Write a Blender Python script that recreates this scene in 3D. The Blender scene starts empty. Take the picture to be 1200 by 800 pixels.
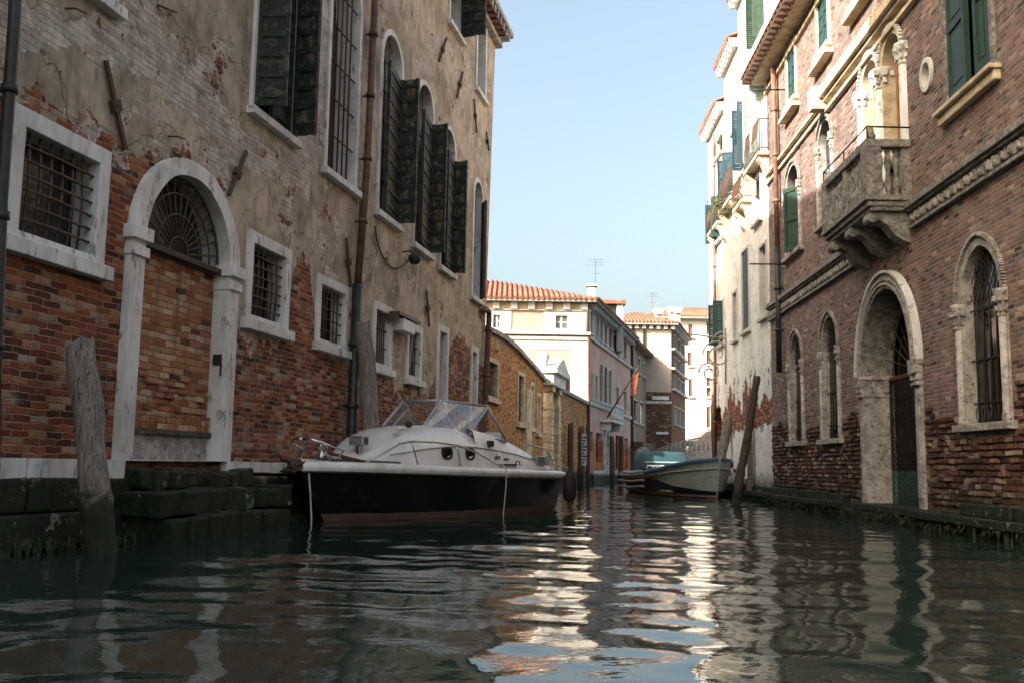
import bpy, bmesh, math, random
import numpy as np
from mathutils import Vector, Matrix, noise
from mathutils.geometry import tessellate_polygon
random.seed(7)
SC = bpy.context.scene
COL = SC.collection
R_ = math.radians

# ------------------------------------------------------------------ camera
EYE = Vector((0, 0, 0.95)); FPX = 1150.0
PIT = math.atan(146/1150.0); ROLL = 0.016
_f = Vector((0, math.cos(PIT), math.sin(PIT))); _u = Vector((0, -math.sin(PIT), math.cos(PIT))); _r = Vector((1, 0, 0))
CR = _r*math.cos(ROLL)+_u*math.sin(ROLL); CU = _u*math.cos(ROLL)-_r*math.sin(ROLL)
def ray(px, py): return (_f+CR*((px-600)/FPX)+CU*((400-py)/FPX)).normalized()
cam = bpy.data.cameras.new('camera'); cam.sensor_width = 36; cam.lens = FPX/1200*36
cam.clip_start = .05; cam.clip_end = 2000
co = bpy.data.objects.new('camera', cam); COL.objects.link(co)
co.matrix_world = Matrix(((CR.x, CU.x, -_f.x, EYE.x), (CR.y, CU.y, -_f.y, EYE.y), (CR.z, CU.z, -_f.z, EYE.z), (0, 0, 0, 1)))
SC.camera = co

class Frame:
    """a facade plane: local x = along the wall, y = up, z = out of the wall"""
    def __init__(s, X, Y, dx, dy):
        d = Vector((dx, dy, 0)).normalized(); up = Vector((0, 0, 1)); n = d.cross(up)
        s.o = Vector((X, Y, 0)); s.d = d; s.n = n
        s.M = Matrix(((d.x, up.x, n.x, X), (d.y, up.y, n.y, Y), (d.z, up.z, n.z, 0), (0, 0, 0, 1)))
    def hit(s, px, py, n=0.0):
        q = ray(px, py); o = s.o+s.n*n
        t = (o-EYE).dot(s.n)/q.dot(s.n); p = EYE+q*t-s.o
        return p.dot(s.d), p.z
    def rect(s, xl, xr, yt, yb, n=0.0):
        ym = (yt+yb)/2; xm = (xl+xr)/2
        a = s.hit(xl, ym, n)[0]; b = s.hit(xr, ym, n)[0]
        return min(a, b), max(a, b), s.hit(xm, yb, n)[1], s.hit(xm, yt, n)[1]
    def w(s, x, y, z): return s.M @ Vector((x, y, z))

# ------------------------------------------------------------------ mesh builder
class MB:
    def __init__(s): s.v = []; s.f = []; s.sm = []; s.mi = []; s.cur = 0
    def add(s, vs, fs, smooth=False):
        b = len(s.v); s.v += [tuple(v) for v in vs]
        for f in fs: s.f.append([i+b for i in f]); s.sm.append(smooth); s.mi.append(s.cur)
        return s
    def box(s, x0, x1, y0, y1, z0, z1):
        vs = [(x, y, z) for x in (x0, x1) for y in (y0, y1) for z in (z0, z1)]
        return s.add(vs, [(0, 1, 3, 2), (4, 6, 7, 5), (0, 4, 5, 1), (2, 3, 7, 6), (0, 2, 6, 4), (1, 5, 7, 3)])
    def obox(s, c, ax, ay, az):
        """oriented box: centre and three half axes"""
        c = Vector(c); ax = Vector(ax); ay = Vector(ay); az = Vector(az)
        vs = [c+ax*i+ay*j+az*k for i in (-1, 1) for j in (-1, 1) for k in (-1, 1)]
        return s.add(vs, [(0, 1, 3, 2), (4, 6, 7, 5), (0, 4, 5, 1), (2, 3, 7, 6), (0, 2, 6, 4), (1, 5, 7, 3)])
    def prism(s, loops, z0, z1):
        flat = [p for l in loops for p in l]
        tris = tessellate_polygon([[Vector((p[0], p[1], 0)) for p in l] for l in loops])
        n = len(flat)
        vs = [(p[0], p[1], z0) for p in flat]+[(p[0], p[1], z1) for p in flat]
        fs = [tuple(t) for t in tris]+[tuple(i+n for i in t) for t in tris]
        b = 0
        for l in loops:
            m = len(l)
            for i in range(m): j = (i+1) % m; fs.append((b+i, b+j, b+j+n, b+i+n))
            b += m
        return s.add(vs, fs)
    def prism_ax(s, poly, M, z0, z1):
        t = MB(); t.prism([poly], z0, z1)
        return s.add([M @ Vector(v) for v in t.v], t.f)
    def tube(s, pts, r, seg=8, cap=True, smooth=True):
        pts = [Vector(p) for p in pts]; n = len(pts)
        if not isinstance(r, (list, tuple)): r = [r]*n
        vs = []; prev = None
        for i, p in enumerate(pts):
            if i == 0: d = pts[1]-p
            elif i == n-1: d = p-pts[-2]
            else: d = (pts[i+1]-p).normalized()+(p-pts[i-1]).normalized()
            d = d.normalized() if d.length > 1e-9 else Vector((0, 0, 1))
            if prev is None:
                a = d.cross(Vector((0, 0, 1)));
                if a.length < .05: a = d.cross(Vector((1, 0, 0)))
            else: a = prev-d*prev.dot(d)
            a.normalize(); prev = a; b = d.cross(a)
            for k in range(seg):
                t = 2*math.pi*k/seg; vs.append(p+(a*math.cos(t)+b*math.sin(t))*r[i])
        fs = []
        for i in range(n-1):
            for k in range(seg):
                k2 = (k+1) % seg; fs.append((i*seg+k, i*seg+k2, (i+1)*seg+k2, (i+1)*seg+k))
        s.add(vs, fs, smooth)
        if cap:
            b = len(s.v)-len(vs)
            s.f.append([b+k for k in range(seg)]); s.f.append([b+(n-1)*seg+k for k in range(seg)]); s.sm += [False, False]; s.mi += [s.cur]*2
        return s
    def lathe(s, prof, c=(0, 0, 0), axis='y', seg=12, smooth=True):
        """profile [(radius, along)]"""
        vs = []
        for r, a in prof:
            for k in range(seg):
                t = 2*math.pi*k/seg; x = r*math.cos(t); y = r*math.sin(t)
                v = {'y': (x, a, y), 'z': (x, y, a), 'x': (a, x, y)}[axis]
                vs.append((v[0]+c[0], v[1]+c[1], v[2]+c[2]))
        fs = []; n = len(prof)
        for i in range(n-1):
            for k in range(seg):
                k2 = (k+1) % seg; fs.append((i*seg+k, i*seg+k2, (i+1)*seg+k2, (i+1)*seg+k))
        b = len(s.v); s.add(vs, fs, smooth)
        s.f.append([b+k for k in range(seg)]); s.f.append([b+(n-1)*seg+k for k in range(seg)]); s.sm += [False, False]; s.mi += [s.cur]*2
        return s
    def loft(s, secs, smooth=True, closed=False, caps=False):
        m = len(secs[0]); vs = [p for c in secs for p in c]; fs = []
        for i in range(len(secs)-1):
            for k in range(m if closed else m-1):
                k2 = (k+1) % m; fs.append((i*m+k, i*m+k2, (i+1)*m+k2, (i+1)*m+k))
        b = len(s.v); s.add(vs, fs, smooth)
        if caps:
            for q in (0, len(secs)-1): s.f.append([b+q*m+k for k in range(m)]); s.sm.append(False); s.mi.append(s.cur)
        return s
    def rough(s, amp, sc, seed=0):
        s.v = [tuple(Vector(v)+noise.noise_vector(Vector(v)*sc+Vector((seed, 0, 0)))*amp) for v in s.v]; return s
    def build(s, name, mat, parent=None, bevel=0, loc=None, M=None):
        me = bpy.data.meshes.new(name); me.from_pydata(s.v, [], s.f)
        me.polygons.foreach_set('use_smooth', s.sm)
        for m in (mat if isinstance(mat, list) else [mat]): me.materials.append(m)
        me.polygons.foreach_set('material_index', s.mi)
        bm = bmesh.new(); bm.from_mesh(me); bmesh.ops.recalc_face_normals(bm, faces=bm.faces); bm.to_mesh(me); bm.free()
        me.update()
        o = bpy.data.objects.new(name, me); COL.objects.link(o)
        if parent: o.parent = parent
        if M is not None: o.matrix_world = M
        if loc: o.location = loc
        if bevel:
            b = o.modifiers.new('bevel', 'BEVEL'); b.width = bevel; b.segments = 2; b.limit_method = 'ANGLE'; b.angle_limit = R_(40)
        return o

def each(mb, name, mat, parent):
    """every box of the builder as a part of its own"""
    out = []
    for i in range(0, len(mb.v), 8):
        vs = mb.v[i:i+8]; out.append(MB().add(vs, [[j-i for j in f] for f in mb.f[i//8*6:i//8*6+6]]).build(name, mat, parent))
    return out
def tag(o, label=None, cat=None, group=None, kind=None):
    if label: o['label'] = label
    if cat: o['category'] = cat
    if group: o['group'] = group
    if kind: o['kind'] = kind
    return o
def empty(name, M=None, loc=None):
    o = bpy.data.objects.new(name, None); COL.objects.link(o); o.empty_display_size = .3
    if M is not None: o.matrix_world = M
    if loc is not None: o.location = loc
    return o

# ------------------------------------------------------------------ shapes in the wall plane
def rectp(s0, s1, h0, h1): return [(s0, h0), (s1, h0), (s1, h1), (s0, h1)]
def archp(s0, s1, h0, h1, kind='round', n=18, rise=None):
    if kind == 'rect': return rectp(s0, s1, h0, h1)
    w = (s1-s0)/2; c = (s0+s1)/2; rise = rise or w*(1.25 if kind == 'point' else 1.0)
    hs = h1-rise; pts = [(s0, h0), (s1, h0)]
    for i in range(n+1):
        t = math.pi*i/n; x = math.cos(t); y = max(0.0, math.sin(t))
        if kind == 'point': y = y**.92+.05*(1-abs(x))**2; y = y/1.05
        pts.append((c+w*x, hs+rise*y))
    return pts
def grow(sp, d, db=None):
    s0, s1, h0, h1 = sp; db = d if db is None else db
    return (s0-d, s1+d, h0-db, h1+d)

# ------------------------------------------------------------------ material helpers
def newmat(name):
    m = bpy.data.materials.new(name); m.use_nodes = True; nt = m.node_tree
    for n in list(nt.nodes): nt.nodes.remove(n)
    return m, nt
def nd(nt, typ, ins=None, **props):
    n = nt.nodes.new(typ)
    for k, v in props.items(): setattr(n, k, v)
    for k, v in (ins or {}).items():
        if isinstance(v, bpy.types.NodeSocket): nt.links.new(v, n.inputs[k])
        else: n.inputs[k].default_value = v
    return n
def mth(nt, op, a, b=0.0, c=0.0, clamp=False):
    return nd(nt, 'ShaderNodeMath', {0: a, 1: b, 2: c}, operation=op, use_clamp=clamp).outputs[0]
def rng(nt, v, a, b, c=0.0, d=1.0):
    return nd(nt, 'ShaderNodeMapRange', {'Value': v, 'From Min': a, 'From Max': b, 'To Min': c, 'To Max': d}, interpolation_type='SMOOTHSTEP').outputs[0]
def c4(c): return (c[0], c[1], c[2], 1)
def mixc(nt, f, a, b, mode='MIX'):
    n = nt.nodes.new('ShaderNodeMix'); n.data_type = 'RGBA'; n.blend_type = mode
    for k, v in ((0, f), (6, a), (7, b)):
        if isinstance(v, bpy.types.NodeSocket): nt.links.new(v, n.inputs[k])
        elif k == 0: n.inputs[0].default_value = v
        else: n.inputs[k].default_value = c4(v)
    return n.outputs[2]
def ramp(nt, f, stops, interp='LINEAR'):
    n = nt.nodes.new('ShaderNodeValToRGB'); cr = n.color_ramp; cr.interpolation = interp
    while len(cr.elements) < len(stops): cr.elements.new(.5)
    for e, (p, c) in zip(cr.elements, stops): e.position = p; e.color = c4(c)
    nt.links.new(f, n.inputs[0]); return n.outputs[0]
def nz(nt, vec, scale, detail=4, rough=.6, dist=0.0, off=None, stretch=None):
    if off or stretch:
        vec = nd(nt, 'ShaderNodeMapping', {'Vector': vec, 'Location': off or (0, 0, 0), 'Scale': stretch or (1, 1, 1)}).outputs[0]
    return nd(nt, 'ShaderNodeTexNoise', {'Vector': vec, 'Scale': scale, 'Detail': min(detail, 4.5), 'Roughness': rough, 'Distortion': dist}).outputs['Fac']
def finish(m, nt, color, rough=.8, bump=None, bstr=.5, bdist=.02, metal=0.0, spec=.35, **kw):
    ins = {'Base Color': color if isinstance(color, bpy.types.NodeSocket) else c4(color), 'Roughness': rough, 'Metallic': metal, 'Specular IOR Level': spec}
    ins.update(kw)
    if bump is not None:
        ins['Normal'] = nd(nt, 'ShaderNodeBump', {'Height': bump, 'Strength': bstr, 'Distance': bdist}).outputs[0]
    p = nd(nt, 'ShaderNodeBsdfPrincipled', ins)
    nd(nt, 'ShaderNodeOutputMaterial', {'Surface': p.outputs[0]}); return m
def objco(nt): return nd(nt, 'ShaderNodeTexCoord').outputs['Object']

def simple(name, c1, c2=None, scale=3, rough=.7, bstr=.3, bdist=.01, metal=0.0, spec=.35, stretch=None, c3=None, fine=40):
    """two or three colour mottled surface"""
    m, nt = newmat(name); v = objco(nt)
    c2 = c2 or tuple(x*.7 for x in c1)
    a = nz(nt, v, scale, 6, .65, .3, stretch=stretch); col = mixc(nt, rng(nt, a, .35, .65), c1, c2)
    if c3:
        b = nz(nt, v, scale*2.3, 5, .7, off=(7, 3, 1), stretch=stretch); col = mixc(nt, rng(nt, b, .56, .66), col, c3)
    f = nz(nt, v, fine, 3, .6, off=(1, 2, 3), stretch=stretch)
    col = mixc(nt, rng(nt, f, .2, .8, .0, .25), col, tuple(x*.5 for x in c1))
    h = mth(nt, 'ADD', a, mth(nt, 'MULTIPLY', f, .6))
    return finish(m, nt, col, rough, h, bstr, bdist, metal, spec)

def brick_group():
    g = bpy.data.node_groups.new('BrickCells', 'ShaderNodeTree')
    for nme, t in (('Vector', 'NodeSocketVector'), ('BW', 'NodeSocketFloat'), ('RH', 'NodeSocketFloat'), ('Mortar', 'NodeSocketFloat')):
        g.interface.new_socket(nme, in_out='INPUT', socket_type=t)
    for nme in ('Fac', 'Rand', 'Rand2', 'Row'): g.interface.new_socket(nme, in_out='OUTPUT', socket_type='NodeSocketFloat')
    gi = g.nodes.new('NodeGroupInput'); go = g.nodes.new('NodeGroupOutput'); L = g.links
    dn = nd(g, 'ShaderNodeTexNoise', {'Vector': gi.outputs[0], 'Scale': 5.0, 'Detail': 2.0})
    dv = nd(g, 'ShaderNodeVectorMath', {0: dn.outputs['Color'], 1: (.5, .5, .5)}, operation='SUBTRACT').outputs[0]
    dv = nd(g, 'ShaderNodeVectorMath', {0: dv, 'Scale': .05}, operation='SCALE').outputs[0]
    ve = nd(g, 'ShaderNodeVectorMath', {0: gi.outputs[0], 1: dv}, operation='ADD').outputs[0]
    sp = nd(g, 'ShaderNodeSeparateXYZ', {0: ve})
    x = mth(g, 'ADD', sp.outputs[0], sp.outputs[2]); y = sp.outputs[1]
    yr = mth(g, 'DIVIDE', y, gi.outputs[2]); row = mth(g, 'FLOOR', yr)
    wr = nd(g, 'ShaderNodeTexWhiteNoise', {'W': row}, noise_dimensions='1D').outputs[0]
    xo = mth(g, 'ADD', mth(g, 'ADD', mth(g, 'DIVIDE', x, gi.outputs[1]), mth(g, 'MULTIPLY', row, .5)), mth(g, 'MULTIPLY', wr, .35))
    col = mth(g, 'FLOOR', xo); fx = mth(g, 'FRACT', xo); fy = mth(g, 'FRACT', yr)
    def edge(f, w): return mth(g, 'MULTIPLY', mth(g, 'MINIMUM', f, mth(g, 'SUBTRACT', 1.0, f)), w)
    d = mth(g, 'MINIMUM', edge(fx, gi.outputs[1]), edge(fy, gi.outputs[2]))
    en = nd(g, 'ShaderNodeTexNoise', {'Vector': gi.outputs[0], 'Scale': 45.0, 'Detail': 2.0}).outputs['Fac']
    d = mth(g, 'ADD', d, mth(g, 'MULTIPLY', mth(g, 'SUBTRACT', en, .5), .008))
    fac = nd(g, 'ShaderNodeMapRange', {'Value': d, 'From Min': mth(g, 'MULTIPLY', gi.outputs[3], .25), 'From Max': mth(g, 'MULTIPLY', gi.outputs[3], .75)}).outputs[0]
    cv = nd(g, 'ShaderNodeCombineXYZ', {0: col, 1: row}).outputs[0]
    w = nd(g, 'ShaderNodeTexWhiteNoise', {'Vector': cv}, noise_dimensions='3D')
    L.new(fac, go.inputs[0]); L.new(w.outputs['Value'], go.inputs[1])
    w2 = nd(g, 'ShaderNodeTexWhiteNoise', {'Vector': nd(g, 'ShaderNodeVectorMath', {0: cv, 1: (31.7, 11.3, 5.1)}, operation='ADD').outputs[0]}, noise_dimensions='3D')
    L.new(w2.outputs['Value'], go.inputs[2]); L.new(row, go.inputs[3])
    return g
BG = brick_group()

def curve_node(nt, val, x0, x1, y0, y1, pts):
    """piecewise-linear function of val (range x0..x1 -> y0..y1)"""
    f = mth(nt, 'DIVIDE', mth(nt, 'SUBTRACT', val, x0), x1-x0, clamp=True)
    n = nt.nodes.new('ShaderNodeFloatCurve'); c = n.mapping.curves[0]
    pts = sorted(((min(max((a-x0)/(x1-x0), 0), 1), min(max((b-y0)/(y1-y0), 0), 1)) for a, b in pts))
    if pts[0][0] > .001: pts = [(0, pts[0][1])]+pts
    if pts[-1][0] < .999: pts = pts+[(1, pts[-1][1])]
    while len(c.points) < len(pts): c.points.new(.5, .5)
    for p, q in zip(c.points, pts): p.location = q; p.handle_type = 'VECTOR'
    n.mapping.update(); nt.links.new(f, n.inputs['Value'])
    return mth(nt, 'ADD', mth(nt, 'MULTIPLY', n.outputs[0], y1-y0), y0)

def masonry(name, ramp_stops, mortar=(.30, .25, .19), bw=.26, rh=.075, mort=.014, tone=.5, white=0.0, plaster=None, algae=.9, bump=.012, erode=0.0, mottle=(.6, 1.15)):
    """brickwork with optional plaster; plaster = dict(mask=fn(nt,x,y,v)->height-like signed value, cols=(..))"""
    m, nt = newmat(name); v = objco(nt)
    g = nt.nodes.new('ShaderNodeGroup'); g.node_tree = BG
    nt.links.new(v, g.inputs[0]); g.inputs[1].default_value = bw; g.inputs[2].default_value = rh; g.inputs[3].default_value = mort
    fac, r1, r2 = g.outputs[0], g.outputs[1], g.outputs[2]
    sp = nd(nt, 'ShaderNodeSeparateXYZ', {0: v}); x, y = sp.outputs[0], sp.outputs[1]
    col = ramp(nt, r1, ramp_stops, 'CONSTANT')
    big = nz(nt, v, .9, 6, .7); med = nz(nt, v, 6, 5, .7, off=(3, 1, 2)); fine = nz(nt, v, 70, 3, .7)
    col = mixc(nt, 1.0, col, ramp(nt, med, [(.25, (mottle[0],)*3), (.75, (mottle[1],)*3)]), 'MULTIPLY')
    col = mixc(nt, rng(nt, big, .35, .65, 0, tone), col, mixc(nt, 1.0, col, (.42, .38, .36), 'MULTIPLY'))
    # missing and spalled bricks, rain streaks, big tonal patches
    col = mixc(nt, mth(nt, 'MULTIPLY', mth(nt, 'GREATER_THAN', r2, .955), .8), col, (.035, .022, .016))
    col = mixc(nt, mth(nt, 'MULTIPLY', mth(nt, 'LESS_THAN', r2, .05), .6), col, (.46, .36, .27))
    stv = nz(nt, v, 1.3, 5, .7, off=(2, 9, 4), stretch=(2.2, .16, 1)); col = mixc(nt, rng(nt, stv, .52, .72, 0, .55), col, (.05, .032, .024))
    mcol = mixc(nt, rng(nt, med, .3, .7), mortar, tuple(c*.45 for c in mortar))
    if erode:   # eroded joints: dark gaps where big noise is high
        e = rng(nt, nz(nt, v, 2.2, 5, .7, off=(9, 9, 0)), .5, .62); mcol = mixc(nt, mth(nt, 'MULTIPLY', e, erode), mcol, (.02, .016, .013))
    col = mixc(nt, fac, mcol, col)
    h = mth(nt, 'ADD', mth(nt, 'MULTIPLY', fac, .8), mth(nt, 'ADD', mth(nt, 'MULTIPLY', r2, .35), mth(nt, 'MULTIPLY', fine, .35)))
    h = mth(nt, 'MULTIPLY', h, bump)
    if white:   # lime bloom over the bricks
        wv = nz(nt, v, 1.7, 7, .75, off=(5, 8, 2)); wm = mth(nt, 'MULTIPLY', rng(nt, wv, .52, .68), rng(nt, fine, .3, .6, .3, 1))
        col = mixc(nt, mth(nt, 'MULTIPLY', wm, white), col, (.42, .36, .30))
    if plaster:
        d = plaster['mask'](nt, x, y, v); d, dfin = d if isinstance(d, tuple) else (d, None)
        cols = plaster['cols']
        pn = nz(nt, v, .8, 7, .72, .4, off=(2, 5, 1)); pm = nz(nt, v, 3.5, 7, .75, off=(8, 2, 1))
        st = nz(nt, v, 2.5, 5, .7, off=(1, 1, 1), stretch=(1.6, .28, 1))
        pc = ramp(nt, pn, [(.3, cols[0]), (.46, cols[1]), (.58, cols[2]), (.72, cols[3])])
        pc = mixc(nt, 1.0, pc, ramp(nt, pm, [(.25, (.62, .6, .58)), (.5, (1, 1, 1)), (.8, (1.15, 1.12, 1.08))]), 'MULTIPLY')
        pc = mixc(nt, rng(nt, st, .5, .72, 0, .5), pc, tuple(c*.45 for c in cols[0]))
        cr = nd(nt, 'ShaderNodeTexVoronoi', {'Vector': nd(nt, 'ShaderNodeMapping', {'Vector': nd(nt, 'ShaderNodeVectorMath', {0: v, 1: nd(nt, 'ShaderNodeVectorMath', {0: nd(nt, 'ShaderNodeTexNoise', {'Vector': v, 'Scale': 2.0, 'Detail': 5.0}).outputs['Color'], 'Scale': .8}, operation='SCALE').outputs[0]}, operation='ADD').outputs[0]}).outputs[0], 'Scale': .55}, feature='DISTANCE_TO_EDGE').outputs['Distance']
        crk = rng(nt, cr, .0, .007, 1, 0)
        pc = mixc(nt, mth(nt, 'MULTIPLY', crk, .7), pc, (.05, .035, .025))
        m1 = rng(nt, d, 0, .02); m2 = rng(nt, d, .03, .07)
        rimn = nz(nt, v, 1.3, 3, .6, off=(4, 4, 9))
        m2 = rng(nt, mth(nt, 'SUBTRACT', d, mth(nt, 'MULTIPLY', rng(nt, rimn, .42, .7), plaster.get('rim', .35))), .0, .03)
        if dfin is not None: m2 = mth(nt, 'MULTIPLY', m2, rng(nt, dfin, 0, .03))
        scr = plaster.get('scratch', (.46, .41, .34))
        sc_col = mixc(nt, rng(nt, pm, .35, .6), scr, tuple(c*.6 for c in scr))
        sc_col = mixc(nt, mth(nt, 'MULTIPLY', mth(nt, 'SUBTRACT', 1.0, fac), rng(nt, nz(nt, v, 3, 4, .7, off=(5, 5, 0)), .35, .7, .05, .75)), sc_col, (.16, .10, .07))
        sc_col = mixc(nt, mth(nt, 'MULTIPLY', mth(nt, 'GREATER_THAN', r1, .80), .35), sc_col, col)
        sc_col = mixc(nt, rng(nt, nz(nt, v, 4, 5, .7, off=(7, 7, 7)), .58, .66), sc_col, col)
        col = mixc(nt, m1, col, sc_col); col = mixc(nt, m2, col, pc)
        h1 = mth(nt, 'ADD', mth(nt, 'MULTIPLY', h, .5), .010); h2 = mth(nt, 'ADD', mth(nt, 'ADD', mth(nt, 'MULTIPLY', pm, .010), mth(nt, 'MULTIPLY', fine, .002)), mth(nt, 'MULTIPLY', crk, -.01))
        h = nd(nt, 'ShaderNodeMix', {0: m1, 2: h, 3: h1}).outputs[0]
        h = nd(nt, 'ShaderNodeMix', {0: m2, 2: h, 3: mth(nt, 'ADD', h2, .024)}).outputs[0]
    if algae:
        al = mth(nt, 'ADD', y, mth(nt, 'MULTIPLY', mth(nt, 'SUBTRACT', nz(nt, v, 2, 5, .7, off=(3, 3, 3)), .5), 1.0))
        col = mixc(nt, rng(nt, al, algae-.35, algae+.35, .85, 0), col, (.018, .024, .010))
    return finish(m, nt, col, .88, h, .9, 1.0, spec=.2)

# plain materials ---------------------------------------------------------------
M = {}
M['stone'] = simple('istrian_stone', (.78, .77, .75), (.56, .55, .53), 2.2, .75, .5, .012, c3=(.27, .25, .22), stretch=(1.6, .5, 1))
M['stone_old'] = simple('weathered_stone', (.46, .43, .40), (.22, .20, .19), 5, .85, .8, .02, c3=(.07, .06, .06))
M['stone_grey'] = simple('grey_stone', (.34, .32, .30), (.13, .12, .115), 8, .85, .9, .02, c3=(.035, .032, .03))
M['stone_cream'] = simple('cream_stone', (.70, .60, .44), (.42, .33, .22), 3, .8, .5, .01)
M['iron'] = simple('rusted_iron', (.055, .035, .025), (.11, .05, .025), 18, .7, .4, .003)
M['iron_dark'] = simple('dark_iron', (.012, .012, .013), (.03, .024, .02), 18, .6, .3, .003)
M['grille'] = simple('rust_brown_grille', (.13, .085, .05), (.06, .035, .022), 14, .7, .4, .003)
M['pipe_brown'] = simple('brown_painted_pipe', (.075, .035, .024), (.14, .075, .05), 5, .5, .2, .003)
M['pipe_dark'] = simple('dark_iron_pipe', (.018, .022, .022), (.035, .04, .04), 5, .45, .2, .003)
M['pipe_copper'] = simple('copper_brown_pipe', (.22, .13, .09), (.13, .07, .05), 5, .5, .2, .003)
M['wood_grey'] = simple('weathered_grey_wood', (.22, .19, .165), (.085, .065, .05), 3, .85, .9, .02, stretch=(6, 6, .6), c3=(.04, .03, .025))
M['wood_dark'] = simple('dark_wet_wood', (.045, .03, .022), (.09, .06, .045), 4, .7, .6, .01, stretch=(6, 6, .6))
M['wood_orange'] = simple('orange_wood', (.42, .20, .09), (.28, .12, .05), 5, .5, .2, .004)
M['wood_brown'] = simple('brown_wood', (.10, .055, .035), (.05, .028, .02), 5, .6, .3, .005)
M['green_shutter'] = simple('green_painted_wood', (.030, .065, .045), (.02, .045, .034), 6, .5, .2, .003)
M['teal_shutter'] = simple('teal_painted_wood', (.022, .07, .075), (.016, .052, .058), 6, .55, .2, .003)
M['blue_shutter'] = simple('blue_painted_wood', (.022, .06, .09), (.016, .045, .07), 6, .55, .2, .003)
M['pale_teal'] = simple('pale_faded_teal_wood', (.34, .43, .42), (.25, .34, .35), 6, .6, .2, .003)
M['brown_shutter'] = simple('brown_painted_shutter', (.19, .10, .075), (.12, .065, .05), 6, .6, .2, .003)
M['cream_blind'] = simple('cream_blind', (.55, .50, .40), (.35, .31, .25), 2, .8, .1, .003)
M['white_paint'] = simple('white_paint', (.74, .74, .73), (.62, .62, .62), 2, .5, .1, .003)
def peel(name, base, bare, lo=.5, hi=.56, stretch=(1, 1, 1), scale=7):
    m, nt = newmat(name); v = objco(nt); rn = nd(nt, 'ShaderNodeObjectInfo').outputs['Random']
    v = nd(nt, 'ShaderNodeVectorMath', {0: v, 1: nd(nt, 'ShaderNodeCombineXYZ', {0: mth(nt, 'MULTIPLY', rn, 37.0), 2: mth(nt, 'MULTIPLY', rn, 11.0)}).outputs[0]}, operation='ADD').outputs[0]
    a = nz(nt, v, scale, 7, .72, .6, stretch=stretch); b = nz(nt, v, 30, 3, .6)
    k = rng(nt, a, lo, hi); col = mixc(nt, k, mixc(nt, rng(nt, b, .3, .7), base, tuple(c*.5 for c in base)), mixc(nt, rng(nt, b, .35, .65), bare, tuple(c*.45 for c in bare)))
    return finish(m, nt, col, .7, mth(nt, 'SUBTRACT', mth(nt, 'MULTIPLY', b, .3), k), .6, .004)
M['peeling_green'] = peel('peeling_dark_green_paint', (.026, .046, .038), (.24, .17, .115), .48, .60, (1, .45, 1), 6)
M['peeling_dark'] = peel('old_dark_green_paint', (.018, .030, .026), (.12, .10, .08), .48, .64, (.5, 1.6, 1), 5)
def glass_like(name, col, rough=.08, spec=.6, bump=0):
    m, nt = newmat(name); v = objco(nt)
    a = nz(nt, v, 1.1, 3, .5); return finish(m, nt, mixc(nt, rng(nt, a, .3, .7), col, tuple(c*.4 for c in col)), rough, a, .15, .02, spec=spec)
M['glass_dark'] = glass_like('dark_window_glass', (.010, .012, .014))
M['glass_teal'] = glass_like('dusty_teal_glass', (.030, .050, .050), .25)
M['glass_blue'] = glass_like('blue_window_glass', (.12, .22, .33), .1)
M['glass_grey'] = glass_like('pale_grey_window_glass', (.22, .26, .26), .15)
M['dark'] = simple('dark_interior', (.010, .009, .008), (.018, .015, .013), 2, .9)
M['roof_tile'] = None
def roof_mat():
    m, nt = newmat('terracotta_roof_tiles'); v = objco(nt)
    w = nd(nt, 'ShaderNodeTexWhiteNoise', {'Vector': nd(nt, 'ShaderNodeVectorMath', {0: nd(nt, 'ShaderNodeVectorMath', {0: v, 'Scale': 2.6}, operation='SCALE').outputs[0]}, operation='FLOOR').outputs[0]}, noise_dimensions='3D').outputs[0]
    a = nz(nt, v, 1.2, 6, .7)
    col = ramp(nt, w, [(0, (.22, .072, .042)), (.35, (.28, .105, .062)), (.65, (.16, .055, .036)), (1, (.32, .16, .11))])
    col = mixc(nt, rng(nt, a, .45, .65, 0, .6), col, (.16, .11, .085))
    return finish(m, nt, col, .85, nz(nt, v, 25, 3), .5, .02)
M['roof_tile'] = roof_mat()
M['fibreglass'] = simple('white_fibreglass', (.80, .80, .80), (.60, .60, .58), 1.1, .35, .05, .002, fine=14, c3=(.50, .49, .45), stretch=(1, 1, .35))
M['chrome'] = simple('polished_steel', (.55, .55, .55), (.4, .4, .4), 5, .25, .05, .001, metal=1.0)
M['black_plastic'] = simple('black_plastic', (.015, .015, .015), (.03, .03, .03), 5, .4, .1, .002)
M['rope'] = simple('pale_rope', (.50, .47, .42), (.28, .25, .22), 30, .9, .6, .004)
M['rope_dark'] = simple('dirty_rope', (.16, .12, .09), (.08, .06, .05), 30, .9, .6, .004)
M['canvas_teal'] = simple('teal_canvas', (.032, .078, .10), (.026, .065, .085), 1.5, .85, .3, .01)
M['rubber'] = simple('black_rubber', (.012, .012, .012), (.03, .028, .026), 6, .7, .3, .004)
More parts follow.
